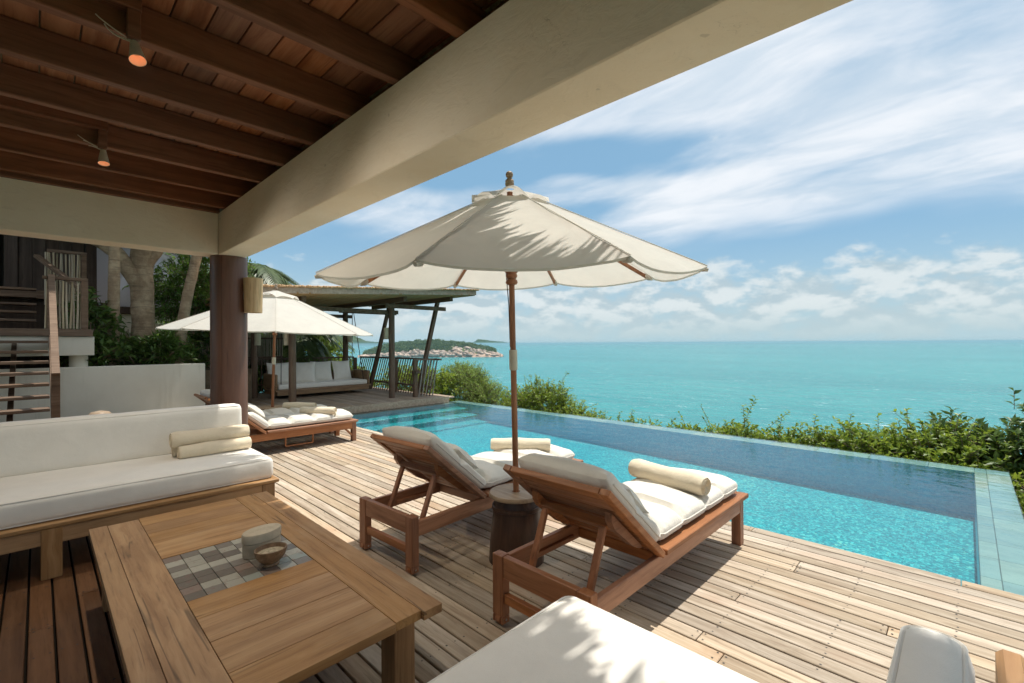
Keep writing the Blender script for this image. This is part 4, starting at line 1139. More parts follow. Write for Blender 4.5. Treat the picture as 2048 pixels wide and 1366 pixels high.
# ---- lamps
t = thing('wall_lamp', 'cylindrical bark wall lamp fixed to the round column', 'lamp', (-5.868, 1.735, 1.865))
b = MB(); b.lathe([(.082, 0), (.093, 0), (.101, .395), (.090, .395), (.082, 0)], 28); b.obj('shade', M_['lamp_bark'], t)
b = MB(); b.box(-.135, -.085, -.03, .03, .15, .25, .004); o = b.obj('bracket', M_['metal'], t); o.rotation_euler = (0, 0, R(44))
def spot(label, X, Y, aim, seed):
    t = thing('ceiling_spotlight', label, 'spotlight', (X, Y, 2.968), 0, 'cone spotlights under the rafters')
    b = MB(); b.box(.034, .10, -1.6, .0, .10, .165, .004); b.obj('cable_duct', M_['rafter_wood'], t)
    b = MB(); b.box(.038, .096, -.055, -.004, -.035, .098, .004); b.obj('bracket', M_['rafter_wood'], t)
    d_ = Vector(aim).normalized(); q = d_.to_track_quat('-Z', 'Y').to_matrix().to_4x4()
    Mx = Matrix.Translation((.068, -.025, -.05)) @ q
    b = MB(); b.lathe([(0, .008), (.016, .008), (.018, .0), (.034, -.098), (.0328, -.098), (.016, -.008)], 24, M=Mx); b.obj('shade', M_['lamp_metal'], t)
    b = MB(); b.lathe([(.0322, -.096), (.022, -.04), (0, -.036)], 24, M=Mx); b.obj('reflector', M_['lamp_inside'], t)
    ld_ = bpy.data.lights.new('spot_bulb', 'SPOT'); ld_.energy = 32.; ld_.color = (1., .90, .76); ld_.spot_size = R(176); ld_.spot_blend = 1.; ld_.shadow_soft_size = .022
    lo = bpy.data.objects.new('bulb_light', ld_); COL.objects.link(lo); lo.parent = t; lo.matrix_local = Mx @ Matrix.Translation((0, 0, -.125))
    b = MB(); rr = random.Random(seed)
    for k in range(3):
        a = Mx @ Vector((rr.uniform(-.01, .01), 0, .008)); e = Vector((.036, -.10 - .03 * k, -.02 + .03 * k))
        md = (a + e) / 2 + Vector((rr.uniform(-.01, .03), -.03, rr.uniform(-.04, .06)))
        pts = [a.lerp(md, u).lerp(md.lerp(e, u), u) for u in [i / 8 for i in range(9)]]; b.tube(pts, .0032, 6)
    b.obj('cable', M_['cable'], t)
spot('pale cone spotlight hanging from the nearer rafter', -2.86, .345, (.40, .08, -1.), 3)
spot('pale cone spotlight hanging from the farther rafter', -4.576, .36, (.25, .02, -1.), 6)

# ================================================================== PAVILION
pv_ = thing('pavilion', 'open dark timber pavilion with bamboo roof over the end of the pool', 'pavilion', (-12.0, 5.8, 0))
OX, OY = -12.0, 5.8
def pb(name, mat, *boxes, parent=pv_, bev=.005):
    b = MB()
    for (x0, x1, y0, y1, z0, z1) in boxes: b.box(x0 - OX, x1 - OX, y0 - OY, y1 - OY, z0, z1, bev)
    return b.obj(name, M_[mat], parent)
pb('deck_frame', 'dark_beam', (-14.6, -9.90, 2.6, 7.66, -.30, .068))
pb('fascia', 'grey_deck', (-9.895, -9.855, 2.6, 7.66, -.062, .098))
pb('step', 'grey_deck', (-11.0, -10.0, 7.70, 7.95, .02, .06))
q = MB(); q.box(-4.68, 0, 0, .118, 0, .028, .003); bm_ = q.mesh('deck_board'); bm_.materials.append(M_['grey_deck'])
for i in range(41): link('deck_board', bm_, None, pv_, (-9.90 - OX, 2.60 - OY + .123 * i, .0705 + rp.uniform(0, .0015)))
for (x, y, h) in ((-10.7, 3.95, 2.40), (-10.7, 6.445, 2.56), (-13.3, 3.95, 2.40), (-13.3, 6.445, 2.56)):
    b = MB(); b.lathe([(.085, .095), (.08, .12), (.075, h)], 18); b.obj('post', M_['dark_post'], pv_, (x - OX, y - OY, 0))
for x in (-10.7, -13.3):
    b = MB(); b.bar((x - OX, 7.22 - OY, .05), (x - OX, 7.92 - OY, 2.70), .09, .11, (1, 0, 0)); b.obj('leaning_post', M_['dark_post'], pv_)
    pb('tie_beam', 'dark_beam', (x + .082, x + .122, 6.2, 8.12, 2.42, 2.53)); pb('tie_beam', 'dark_beam', (x - .122, x - .082, 3.6, 6.7, 2.28, 2.38))
for (y, z) in ((3.95, 2.40), (6.445, 2.56), (7.90, 2.655)):
    pb('roof_beam', 'dark_beam', (-14.3, -10.05, y - .055, y + .055, z, z + .13))
# pitched bamboo roof, rising towards the sea
def rz_(y): return 2.545 + .063 * (y - 3.95)
for y in (3.0, 8.26):
    b = MB(); b.bar((-14.6 - OX, y - OY, rz_(y) + .02), (-9.52 - OX, y - OY, rz_(y) + .02), .05, .10); b.obj('roof_edge_beam', M_['grey_deck'], pv_)
b = MB(); b.bar((-9.52 - OX, 2.9 - OY, rz_(2.9) + .045), (-9.52 - OX, 8.32 - OY, rz_(8.32) + .045), .04, .115); b.obj('roof_fascia', M_['grey_deck'], pv_)
b = MB(); b.bar((-14.6 - OX, 2.9 - OY, rz_(2.9) + .045), (-14.6 - OX, 8.32 - OY, rz_(8.32) + .045), .04, .115); b.obj('roof_fascia', M_['grey_deck'], pv_)
for (dz, r_, nm, xe) in ((.0, .020, 'bamboo_underside', -9.545), (.125, .024, 'bamboo_roofing', -9.44)):
    V, F = [], []; y = 2.92
    while y < 8.33:
        z = rz_(y) + dz + rp.uniform(-.006, .006); e = xe + rp.uniform(-.03, .05); o_ = len(V)
        for x in (-14.7, e):
            for a in range(6): V.append((x - OX, y - OY + r_ * math.cos(a * 1.047), z + r_ * math.sin(a * 1.047)))
        F += [(o_ + a, o_ + (a + 1) % 6, o_ + 6 + (a + 1) % 6, o_ + 6 + a) for a in range(6)] + [(o_ + 6, o_ + 7, o_ + 8, o_ + 9), (o_ + 6, o_ + 9, o_ + 10, o_ + 11)]
        y += r_ * 2 + rp.uniform(-.002, .004)
    me = arr_mesh(nm, V, F); me.materials.append(M_['bamboo_x']); o = link(nm, me, None, pv_); o['kind'] = 'stuff'
# railings with leaning balusters
def rail(p0, p1, lean, z1=1.07, pitch=.125, top_ext=.0):
    p0 = Vector(p0); p1 = Vector(p1); d = p1 - p0; n = int(d.length / pitch); ln = Vector(lean); u = d.normalized()
    off = Vector((OX, OY, 0))
    b = MB(); b.bar(p0 + ln - off - u * .05 + Vector((0, 0, z1)), p1 + ln - off + u * top_ext + Vector((0, 0, z1)), .085, .045); b.obj('handrail', M_['dark_beam'], pv_)
    b = MB(); b.bar(p0 + ln * .28 - off + Vector((0, 0, .34)), p1 + ln * .28 - off + Vector((0, 0, .34)), .04, .05); b.obj('lower_rail', M_['dark_beam'], pv_)
    b = MB(); b.bar((0, 0, .10), (ln.x, ln.y, z1 - .02), .022, .026, u); me = b.mesh('baluster'); me.materials.append(M_['dark_post'])
    for i in range(n + 1):
        link('baluster', me, None, pv_, p0 - off + u * (i * d.length / n))
rail((-14.45, 7.30, 0), (-10.25, 7.30, 0), (0, .26, 0), top_ext=.15)
rail((-14.45, 2.7, 0), (-14.45, 7.30, 0), (-.04, 0, 0))
for (x, y) in ((-10.36, 6.93), (-14.45, 7.33), (-12.0, 7.35)):
    pb('rail_post', 'dark_post', (x - .05, x + .05, y - .05, y + .05, .09, 1.055))
pb('handrail', 'dark_beam', (-10.40, -10.32, 6.88, 7.62, 1.057, 1.10)); pb('rail_bracket', 'dark_post', (-10.43, -10.20, 6.86, 7.0, .72, .80))
for k in range(5):
    b = MB(); y = 7.02 + .11 * k; b.bar((-10.33 - OX, y - OY, .10), (-10.28 - OX, y + .12 - OY, 1.055), .022, .026, (1, 0, 0)); b.obj('baluster', M_['lattice'], pv_)
def plamp(label, x, y, z):
    t = thing('post_lamp', label, 'lamp', (x, y, z), 0, 'paper lamps on the pavilion posts')
    b = MB(); b.lathe([(0, 0), (.075, 0), (.075, .30), (0, .30)], 20); b.obj('shade', M_['lamp_paper'], t)
    b = MB(); b.box(-.10, -.072, -.02, .02, .12, .18, .003); b.obj('bracket', M_['metal'], t)
plamp('cream tube lamp on the pavilion front post nearest the pool', -10.82, 6.37, 1.62)
plamp('cream tube lamp on the pavilion back post beside the swing ropes', -13.16, 6.52, 1.55)
plamp('cream tube lamp on the pavilion post behind the farther parasol', -10.86, 3.90, 1.48)
plamp('cream tube lamp on the pavilion back corner post beside the column', -13.16, 3.99, 1.48)
# hanging sofa
t = thing('swing_sofa', 'hanging wooden swing sofa with white seat pad in the pavilion', 'swing sofa', (-12.95, 5.50, .1))
b = MB(); b.box(-.47, .47, -1.26, 1.26, .09, .19, .006); b.obj('frame', M_['swing_wood'], t)
b = MB(); b.box(-.44, .50, -1.31, 1.31, .192, .235, .006); b.obj('platform', M_['swing_wood'], t)
for sy in (-1, 1):
    b = MB(); b.box(-.46, .44, sy * 1.27 - .035, sy * 1.27 + .035, .237, .63, .02); b.obj('arm', M_['swing_wood'], t)
b = MB(); b.box(-.47, -.42, -1.23, 1.23, .237, .60, .01); b.obj('back', M_['swing_wood'], t)
softobj('seat_pad', roundbox(.84, 2.44, .13, .03, 10, 20, 5, .006, .004, 5), M_['linen'], t, (.03, 0, .238))
for sy in (-1, 1):
    b = MB(); b.tube([(-.35, sy * 1.15, .20), (-.02, sy * 1.0, 2.45)], .010, 6); b.tube([(.40, sy * 1.15, .20), (.02, sy * 1.0, 2.45)], .010, 6); b.obj('rope', M_['rope'], t)
pl = pillow(.56, .56, .20, 16, 2)
for k, (y, rz, tl, lab) in enumerate(((4.50, R(84), R(-16), 'white square cushion at the left end of the swing sofa'), (5.08, R(70), R(-14), 'white square cushion on the swing sofa just right of the front post'),
                          (5.64, R(86), R(-15), 'white square cushion in the middle of the swing sofa'), (6.24, R(97), R(-14), 'white square cushion at the right arm of the swing sofa'))):
    o = softobj('cushion', pillow(.58, .58, .20, 16, k * 5), M_['linen'], None, (-13.12 + (.18 if k == 1 else 0), y, .735)); o.rotation_euler = (tl, 0, rz)
    tag(o, lab, 'cushion', 'cushions on the swing sofa')

# ================================================================== GARDEN AND HOUSE STAIR AT THE LEFT
b = MB(); b.box(-11.60, -11.45, -3.2, 2.46, -.2, 1.11, .008); tag(b.obj('garden_wall', M_['white_wall']), 'low white garden wall behind the wooden stair', 'wall')
b = MB(); b.box(-16.5, -11.605, -3.2, 3.4, -.3, .95, .01); struct(b.obj('planting_bed', M_['soil']))
t = thing('stone_block', 'small rounded stone showing above the sofa back', 'stone', (-8.9, .62, 0))
b = MB(); b.lathe([(0, 0), (.16, 0), (.2, .2), (.17, .46), (.10, .545), (0, .565)], 20); b.obj('body', M_['drum_top'], t)
# stair
st = thing('wooden_stair', 'open wooden garden stair with broad dark treads and one carved side post', 'stair', (-9.6, -.5, 0))
q = MB(); q.box(-.13, .13, -1.25, .62, 0, .045, .004); tr_m = q.mesh('tread'); tr_m.materials.append(M_['stair_wood'])
for i in range(10):
    link('tread', tr_m, None, st, (-11.2 + .28 * i + 9.6, 0, 1.585 - .164 * i - .045))
b = MB(); prf = [(-11.45, 1.66), (-8.45, -.06)]
b.bar((-11.45 + 9.6, .655, 1.62), (-8.40 + 9.6, .655, -.10 + .0), .05, .20, (0, 0, 1)); b.obj('stringer', M_['stair_wood'], st)
b = MB(); b.bar((-11.45 + 9.6, .22, 1.50), (-8.6 + 9.6, .22, -.10), .06, .12); b.obj('stringer', M_['stair_wood'], st)
b = MB(); b.bar((-11.45 + 9.6, .665, 2.72), (-8.75 + 9.6, .665, 1.10), .085, .07); b.bar((-8.80 + 9.6, .665, 0.0), (-8.80 + 9.6, .665, 1.12), .09, .09, (0, 1, 0)); b.obj('handrail', M_['stair_wood'], st)
b = MB(); b.box(-11.52 + 9.6, -11.42 + 9.6, .61, .71, 1.70, 2.72, .006); b.obj('newel_post', M_['stair_wood'], st)
# landing
ld = thing('stair_landing', 'raised wooden landing on a white concrete base with bamboo balustrade', 'landing', (-12.2, 0, 0))
def lb(name, mat, *bx, bev=.005):
    b = MB()
    for (x0, x1, y0, y1, z0, z1) in bx: b.box(x0 + 12.2, x1 + 12.2, y0, y1, z0, z1, bev)
    return b.obj(name, M_[mat], ld)
lb('deck_edge', 'stair_wood', (-13.4, -11.36, -3.0, .70, 1.665, 1.79))
lb('base_slab', 'white_wall', (-13.2, -11.40, -3.0, .72, 1.32, 1.66))
b = MB(); b.lathe([(.13, -.1), (.13, 1.318)], 24); b.obj('base_column', M_['white_wall'], ld, (.55, .52, 0))
lb('handrail', 'stair_wood', (-11.50, -11.42, .05, .64, 2.66, 2.715)); lb('rail_post', 'stair_wood', (-11.51, -11.41, .545, .64, 1.792, 2.659))
lb('handrail', 'stair_wood', (-12.95, -12.87, .12, .70, 3.34, 3.40)); lb('rail_post', 'stair_wood', (-12.95, -12.86, .62, .70, 1.792, 3.339))
q = MB(); q.tube([(0, 0, 0), (.006, 0, .4), (-.004, .004, .85)], [.017, .016, .015], 8); bmb = q.mesh('bamboo_pole'); bmb.materials.append(M_['bamboo'])
for i in range(11):
    o = link('bamboo_pole', bmb, None, ld, (-11.46 + 12.2 + rp.uniform(-.02, .02), .09 + .045 * i, 1.80)); o.scale = (1, 1, rp.uniform(.96, 1.0)); o.rotation_euler = (rp.uniform(-.03, .03), rp.uniform(-.02, .02), i)
for i in range(13):
    o = link('bamboo_pole', bmb, None, ld, (-12.9 + 12.2 + rp.uniform(-.02, .02), .10 + .042 * i, 2.30)); o.scale = (1, 1, 1.22); o.rotation_euler = (rp.uniform(-.03, .03), rp.uniform(-.02, .02), i)
b = MB(); b.bar((-12.95 + 12.2, -.02, 3.25), (-11.7 + 12.2, .60, 2.50), .09, .06); b.obj('sloping_handrail', M_['stair_wood'], ld)
for i in range(5): lb('tread', 'stair_wood', (-12.15 - .25 * i, -11.85 - .25 * i, -1.6, -.02, 1.93 + .16 * i, 1.97 + .16 * i))
lb('side_rail', 'stair_wood', (-11.75, -11.65, -.72, -.60, 1.792, 2.66))
b = MB(); b.bar((-11.70 + 12.2, -.66, 2.68), (-13.2 + 12.2, -.66, 3.55), .09, .06); b.obj('sloping_handrail', M_['stair_wood'], ld)
for i in range(7):
    o = link('bamboo_pole', bmb, None, ld, (-11.80 - .11 * i + 12.2, -.66, 1.82 + .06 * i)); o.scale = (1, 1, 1.0); o.rotation_euler = (rp.uniform(-.03, .03), rp.uniform(-.02, .02), i)
# house above the stair
hs = thing('wooden_house', 'dark board-clad house entrance above the stair with an open door', 'building', (-15.0, -1, 0))
def hb(name, mat, *bx, bev=.005):
    b = MB()
    for (x0, x1, y0, y1, z0, z1) in bx: b.box(x0 + 15, x1 + 15, y0 + 1, y1 + 1, z0, z1, bev)
    return b.obj(name, M_[mat], hs)
hb('floor', 'stair_wood', (-19, -13.45, -6, .9, 2.45, 2.62)); hb('foundation', 'house_wood', (-18.8, -13.6, -6, 1.15, -.3, 2.44))
y = -.28; i = 0
while y < .72:
    hb('wall_board', 'house_wood', (-13.98, -13.94 + .012 * (i % 2), y, y + .195, 2.62, 5.4)); y += .2; i += 1
hb('door_post', 'house_wood', (-14.02, -13.88, -.48, -.29, 2.62, 5.4)); hb('corner_post', 'house_wood', (-14.03, -13.86, .74, .92, 1.9, 5.4))
hb('door_post', 'house_wood', (-14.02, -13.88, -1.75, -1.62, 2.62, 5.4))
y = -5.6
while y < -1.8:
    hb('wall_board', 'house_wood', (-13.98, -13.94, y, y + .195, 2.62, 5.4)); y += .2
hb('back_wall', 'house_wood', (-18.8, -18.7, -6, .9, 2.62, 5.4)); hb('side_wall', 'house_wood', (-18.7, -14.05, .80, .90, 2.62, 5.4))
hb('roof', 'house_wood', (-19.4, -12.9, -6.5, 1.5, 5.41, 5.55))
hb('window_frame', 'stair_wood', (-18.69, -18.62, -1.0, -.92, 2.9, 4.9), (-18.69, -18.62, -.66, -.6, 2.9, 4.9))
# small cabinet with a lamp by the door
t = thing('cabinet', 'dark wooden cabinet standing inside the open house door', 'cabinet', (-14.9, -.95, 2.62))
b = MB(); b.box(-.25, .25, -.32, .32, .06, .80, .008); b.obj('body', M_['house_wood'], t)
b = MB(); b.box(-.28, .28, -.35, .35, .802, .84, .006); b.obj('top', M_['stair_wood'], t)
for (a, c_) in ((-.2, -.27), (.2, -.27), (-.2, .27), (.2, .27)):
    b = MB(); b.box(a - .03, a + .03, c_ - .03, c_ + .03, 0, .058, .004); b.obj('foot', M_['house_wood'], t)
t = thing('table_lamp', 'small lamp with a low conical shade on the dark cabinet', 'lamp', (-14.88, -.95, 3.462))
b = MB(); b.lathe([(0, 0), (.09, 0), (.09, .02), (.03, .04), (.06, .12), (.04, .20), (.012, .22), (.012, .30), (0, .30)], 18); b.obj('base', M_['drum_wood'], t)
b = MB(); b.lathe([(.22, .24), (.05, .40), (.045, .40), (.21, .24)], 22); b.obj('shade', M_['drum_wood'], t)
# pale neighbouring house glimpsed behind the trunks
nh = thing('garden_house', 'pale rendered house with wide windows behind the garden trees', 'building', (-18.5, 3.2, 0))
def nb_(name, mat, *bx):
    b = MB()
    for (x0, x1, y0, y1, z0, z1) in bx: b.box(x0 + 18.5, x1 + 18.5, y0 - 3.2, y1 - 3.2, z0, z1, .01)
    return b.obj(name, M_[mat], nh)
nb_('wall', 'white_wall', (-21.0, -17.6, .95, 5.4, -.3, 2.42)); nb_('sill_beam', 'house_wood', (-17.75, -17.5, .95, 5.45, 2.425, 2.62))
for y in (1.0, 2.15, 3.3): nb_('window_post', 'house_wood', (-17.7, -17.58, y, y + .09, 2.622, 4.5))
nb_('head_beam', 'house_wood', (-17.75, -17.5, .95, 3.6, 4.505, 4.7)); nb_('roof', 'house_wood', (-21.5, -17.3, .5, 3.6, 4.71, 4.85))
m, g, bb = new_mat('window_glass', .03, .9); bb.inputs['Base Color'].default_value = (.55, .50, .52, 1)  # pinkish sky reflection painted into the pane colour
MATS['window_glass'] = m
for y in (1.09, 2.24): nb_('window_pane', 'window_glass', (-17.655, -17.635, y + .003, y + 1.057 if y < 4.5 else y + .757, 2.625, 4.5))
# bamboo fence
t = thing('bamboo_fence', 'tall fence of thin bamboo poles between the trunks and the column', 'fence', (-14.6, 2.9, .9))
V, F = [], []; y = -2.3
while y < 2.2:
    h_ = rp.uniform(.88, 1.0); r_ = .014; o_ = len(V); dx_ = rp.uniform(-.02, .02)
    for z in (0, h_):
        for a in range(5): V.append((dx_ + r_ * math.cos(a * 1.257), y + r_ * math.sin(a * 1.257), z))
    F += [(o_ + a, o_ + (a + 1) % 5, o_ + 5 + (a + 1) % 5, o_ + 5 + a) for a in range(5)]; y += rp.uniform(.027, .04)
me = arr_mesh('bamboo_poles', V, F); me.materials.append(M_['bamboo']); o = link('bamboo_poles', me, None, t); o['kind'] = 'stuff'
b = MB(); b.box(.03, .06, -2.3, 2.2, .2, .25, .004); b.box(.03, .06, -2.3, 2.2, .75, .80, .004); b.obj('rail', M_['dark_post'], t)

# ================================================================== TREES AND PLANTS
def palm(label, loc, path, radii, nf, fl, seed, droop=.7, cat='palm tree', dead=0):
    t = thing('palm_tree', label, cat, loc, 0, 'garden palms'); r = random.Random(seed)
    P = [Vector(p) for p in path]
    b = MB(); pts, rr = [], []
    n = 30
    for i in range(n + 1):
        u = i / n * (len(P) - 1); k = min(int(u), len(P) - 2); f = u - k
        p0 = P[max(k - 1, 0)]; p1 = P[k]; p2 = P[k + 1]; p3 = P[min(k + 2, len(P) - 1)]
        q = .5 * ((2 * p1) + (p2 - p0) * f + (2 * p0 - 5 * p1 + 4 * p2 - p3) * f * f + (3 * p1 - p0 - 3 * p2 + p3) * f ** 3)
        pts.append(q); rr.append((radii[0] + (radii[1] - radii[0]) * i / n) * (1.03 if i % 2 else .985) + (.05 * math.exp(-i / 1.5)))
    b.tube(pts, rr, 14); b.obj('trunk', M_['trunk_bark'], t)
    ms = [frond_mesh(fl, droop * f, 40, .05, fl * .30, seed + k) for k, f in enumerate((.5, .85, 1.25))]
    for m_ in ms: m_.materials.append(M_['leaf_palm'])
    top = P[-1]
    for i in range(nf):
        o = link('frond', ms[i % 3], None, t, top); a = i * 2.4 + r.uniform(-.3, .3)
        o.rotation_euler = (r.uniform(-.2, .2), r.uniform(-.55, .25), a); o.scale = (1, 1, 1)
    return t
palm('straight slim grey palm trunk standing left of the big forked tree', (-12.3, 1.055, .93), [(0, 0, 0), (.02, .01, 1.2), (.0, .03, 2.6), (.05, .05, 4.6)], (.105, .085), 9, 1.8, 4)
palm('palm with a ringed trunk leaning right beside the bamboo fence', (-12.35, 2.10, .93), [(0, 0, 0), (0, .10, .8), (.05, .22, 1.7), (.1, .50, 3.2), (.1, .62, 4.2)], (.12, .085), 9, 1.8, 9)
palm('palm rising behind the column with drooping fronds above the parasol', (-15.2, 4.10, .0), [(0, 0, 0), (.05, -.05, 1.6), (.15, .0, 2.8), (.25, .22, 3.55)], (.15, .11), 15, 1.7, 14, .9)
# feathery palms and tree mass behind the pavilion
palm('feathery palm behind the pavilion rail left of the hanging sofa', (-16.2, 5.9, -.6), [(0, 0, 0), (.05, .05, 1.2), (.1, .2, 2.3)], (.12, .09), 18, 1.9, 22, 1.0)
def big_tree(name, label, loc, trunk, crowns, mat, nleaf, leaf, seed, tw=.45, bark='trunk_bark', grp='garden trees'):
    """trunk: list of (path, radii); crowns: (cx, cy, cz, rx, ry, rz)"""
    t = thing(name, label, 'tree', loc, 0, grp); r = np.random.default_rng(seed)
    b = MB()
    for path, rad in trunk:
        P = [Vector(p) for p in path]; pts, rr = [], []; n = 7 * (len(P) - 1)
        for i in range(n + 1):
            u = i / n * (len(P) - 1); k = min(int(u), len(P) - 2); f = u - k
            p0 = P[max(k - 1, 0)]; p1 = P[k]; p2 = P[k + 1]; p3 = P[min(k + 2, len(P) - 1)]
            q = .5 * ((2 * p1) + (p2 - p0) * f + (2 * p0 - 5 * p1 + 4 * p2 - p3) * f * f + (3 * p1 - p0 - 3 * p2 + p3) * f ** 3)
            pts.append(q); rr.append(float(np.interp(u, range(len(P)), rad)) * (1 + .05 * mnoise.noise(Vector((seed, i * .5, 0)))))
        b.tube(pts, rr, 14)
    o = b.obj('trunk', M_[bark], t)
    for v_ in o.data.vertices:
        k = mnoise.noise(v_.co * 3.5) * .018 + mnoise.noise(v_.co * 9) * .007; v_.co += v_.normal * k
    Ps, Ds, Ts, A, B = [], [], [], [], []
    tot = sum((c[3] * c[4] * c[5]) ** .667 for c in crowns)
    per = 12
    for c in crowns:
        k = max(12, int(nleaf / per * (c[3] * c[4] * c[5]) ** .667 / tot))
        p, dd, tt, s0, s1 = twigs(c[:3], c[3:], k, per, tw, r, .15, .25, -1.1); Ps.append(p); Ds.append(dd); Ts.append(tt); A.append(s0); B.append(s1)
    P = np.concatenate(Ps); D = np.concatenate(Ds); m = len(P); T = np.concatenate(Ts)
    V, F, tint = leaves(P, D, leaf[0] * (.6 + .7 * r.random(m)), leaf[1] * (.7 + .6 * r.random(m)), r, tint=np.clip(.1 + .45 * T * r.random(m) + .45 * r.random(m), 0, 1))
    me = arr_mesh('crown', V, F, tint); me.materials.append(M_[mat]); link('crown', me, None, t)
    link('twigs', stick_mesh('twigs', np.concatenate(A), np.concatenate(B), .008, M_['bark']), None, t)
    return t
big_tree('forked_tree', 'big pale tree with thick forked trunk behind the white garden wall', (-12.9, 1.64, .93),
         [([(0, .02, -.1), (0, 0, .35), (.02, -.03, 1.2), (.0, -.06, 2.2), (.1, -.02, 2.9), (.2, .05, 3.6), (.3, .1, 4.4)], [.36, .24, .205, .215, .20, .17, .12]),
          ([(.02, -.06, 1.75), (.05, -.22, 2.1), (0, -.50, 2.55), (-.1, -.95, 2.9), (-.1, -1.7, 3.3)], [.16, .16, .14, .14, .10]),
          ([(.05, -.02, 2.3), (.1, .22, 2.7), (.1, .45, 3.1), (.2, .8, 3.8)], [.15, .11, .09, .06])],
         [(-.6, -1.6, 4.6, 1.3, 1.4, .8), (-.3, .3, 5.1, 1.2, 1.2, .8), (-1.6, -.6, 5.2, 1.3, 1.4, .7)], 'leaf_tree', 9000, (.13, .06), 31)
big_tree('leafy_tree', 'bright green leafy tree between the leaning palm and the column', (-14.0, 2.75, .9),
         [([(0, 0, 0), (.05, .05, .9), (0, .1, 1.8), (.1, .0, 2.6)], [.09, .075, .06, .03])],
         [(0, .0, 2.05, .8, .85, .55), (.1, .35, 2.6, .8, .75, .45), (0, -.45, 1.7, .6, .45, .35), (.2, .5, 1.7, .5, .4, .35)], 'leaf_tree', 9000, (.10, .045), 37, .35)
for k, (nm, lab, x, y, z, cr, mt, nl) in enumerate((
    ('leafy_tree', 'dense green tree behind the pavilion between its two back posts', -17.0, 4.6, -.8, [(0, 0, 2.3, 1.3, 1.2, 1.2), (.2, .6, 1.5, 1.1, 1.0, .9), (0, -.9, 2.8, 1.1, .9, .9)], 'leaf_tree', 9000),
    ('leafy_tree', 'yellow green tree at the right of the pavilion back rail', -17.6, 7.1, -1.3, [(0, 0, 2.6, 1.1, 1.1, .85), (.3, .7, 1.7, 1.1, .9, .8)], 'leaf_hedge', 7000),
    ('leafy_tree', 'tall dark tree behind the thatched bamboo roof of the pavilion', -19.5, 5.2, -.9, [(0, 0, 3.6, 1.8, 1.5, 1.1), (0, 1.3, 2.9, 1.4, 1.1, 1.0), (0, -1.5, 4.1, 1.5, 1.3, .9)], 'leaf_dark', 9000))):
    big_tree(nm, lab, (x, y, z), [([(0, 0, 0), (.1, .05, cr[0][2] * .5), (0, 0, cr[0][2])], [.14, .11, .05]), ([(.1, .05, cr[0][2] * .5), (cr[1][0], cr[1][1], cr[1][2])], [.07, .03])], cr, mt, nl, (.13, .055), 50 + k, .45)
shrub('broadleaf_plant', 'dark glossy broadleaf plant left of the slim palm trunk', (-12.2, .70, .93), [(0, 0, .75, .35, .30, .62), (.1, .15, .3, .4, .35, .35)], M_['leaf_dark'], (.16, .065), 3, 240, 7, .28, .3)
shrub('broadleaf_plant', 'dark strappy plants at the foot of the forked tree', (-12.4, 1.45, .93), [(0, 0, .25, .35, .55, .28), (.1, .5, .3, .35, .4, .3)], M_['leaf_dark'], (.20, .04), 5, 220, 7, .25, .8)
shrub('broadleaf_plant', 'fresh green plant between the forked tree and the leaning palm', (-12.35, 1.95, .93), [(0, 0, .35, .25, .22, .38)], M_['leaf_tree'], (.17, .035), 8, 110, 7, .25, .7)
shrub('broadleaf_plant', 'dark bush in front of the bamboo fence beside the column', (-13.4, 2.95, .4), [(0, 0, .9, .3, .3, .65)], M_['leaf_dark'], (.12, .06), 12, 150, 8, .3, .4)
shrub('garden_hedge', 'dark leafy hedge behind the pavilion rail at the left', (-15.6, 3.6, -.2), [(0, 0, .8, .6, .9, .8), (0, 1.2, .8, .6, .9, .8), (.1, 2.3, .6, .6, .8, .7)], M_['leaf_dark'], (.12, .055), 15, 1100, 9, .35, .4)
shrub('low_shrub', 'bright low shrub behind the pavilion rail under the hanging sofa', (-15.5, 6.6, -.6), [(0, 0, .7, .6, .8, .7), (.2, 1.1, .5, .7, .7, .6)], M_['leaf_hedge'], (.10, .05), 18, 700, 9, .35, .4)
shrub('low_shrub', 'bright green bush outside the leaning balusters of the pavilion', (-13.0, 8.9, -1.3), [(0, 0, 1.1, .9, .6, .8), (1.0, 0, 1.0, .8, .6, .8), (-1.1, 0, 1.2, .8, .6, .7)], M_['leaf_hedge'], (.09, .045), 21, 1100, 9, .35, .4)
# shrubs beyond the infinity edge
shrub('feathery_bush', 'fine feathery yellow green bush beyond the far corner of the pool', (-11.75, 9.9, -1.7), [(0, 0, 1.35, 1.05, .8, .95), (.9, -.1, 1.1, .8, .7, .75), (-.7, .3, 1.65, .8, .7, .75)], M_['leaf_fine'], (.06, .020), 24, 3000, 12, .34, .5,
      [(.5, 0, 2.0, .3, 0, 1, .7), (-.8, .2, 2.3, .1, 0, 1, .45), (.0, 0, 2.2, .5, 0, 1, .4)])
shrub('leafy_bush', 'rounded small-leaved bush beyond the pool edge, right of the parasol pole', (-8.35, 9.7, -1.9), [(0, 0, 1.30, 1.0, .7, .95), (.95, 0, .95, .9, .6, .75), (-.8, 0, 1.15, .75, .6, .8), (1.75, -.2, .55, .8, .5, .5)], M_['leaf_hedge'], (.066, .034), 27, 2600, 11, .30, .5,
      [(.55, 0, 2.1, .35, .1, 1, .65), (-.6, 0, 2.0, -.1, 0, 1, .55), (-.2, 0, 2.1, -.1, 0, 1, .5), (1.1, 0, 1.5, .9, 0, .8, .7), (1.5, 0, 1.3, 1, 0, .35, .75), (2.0, -.2, 1.0, .8, 0, .7, .5)])
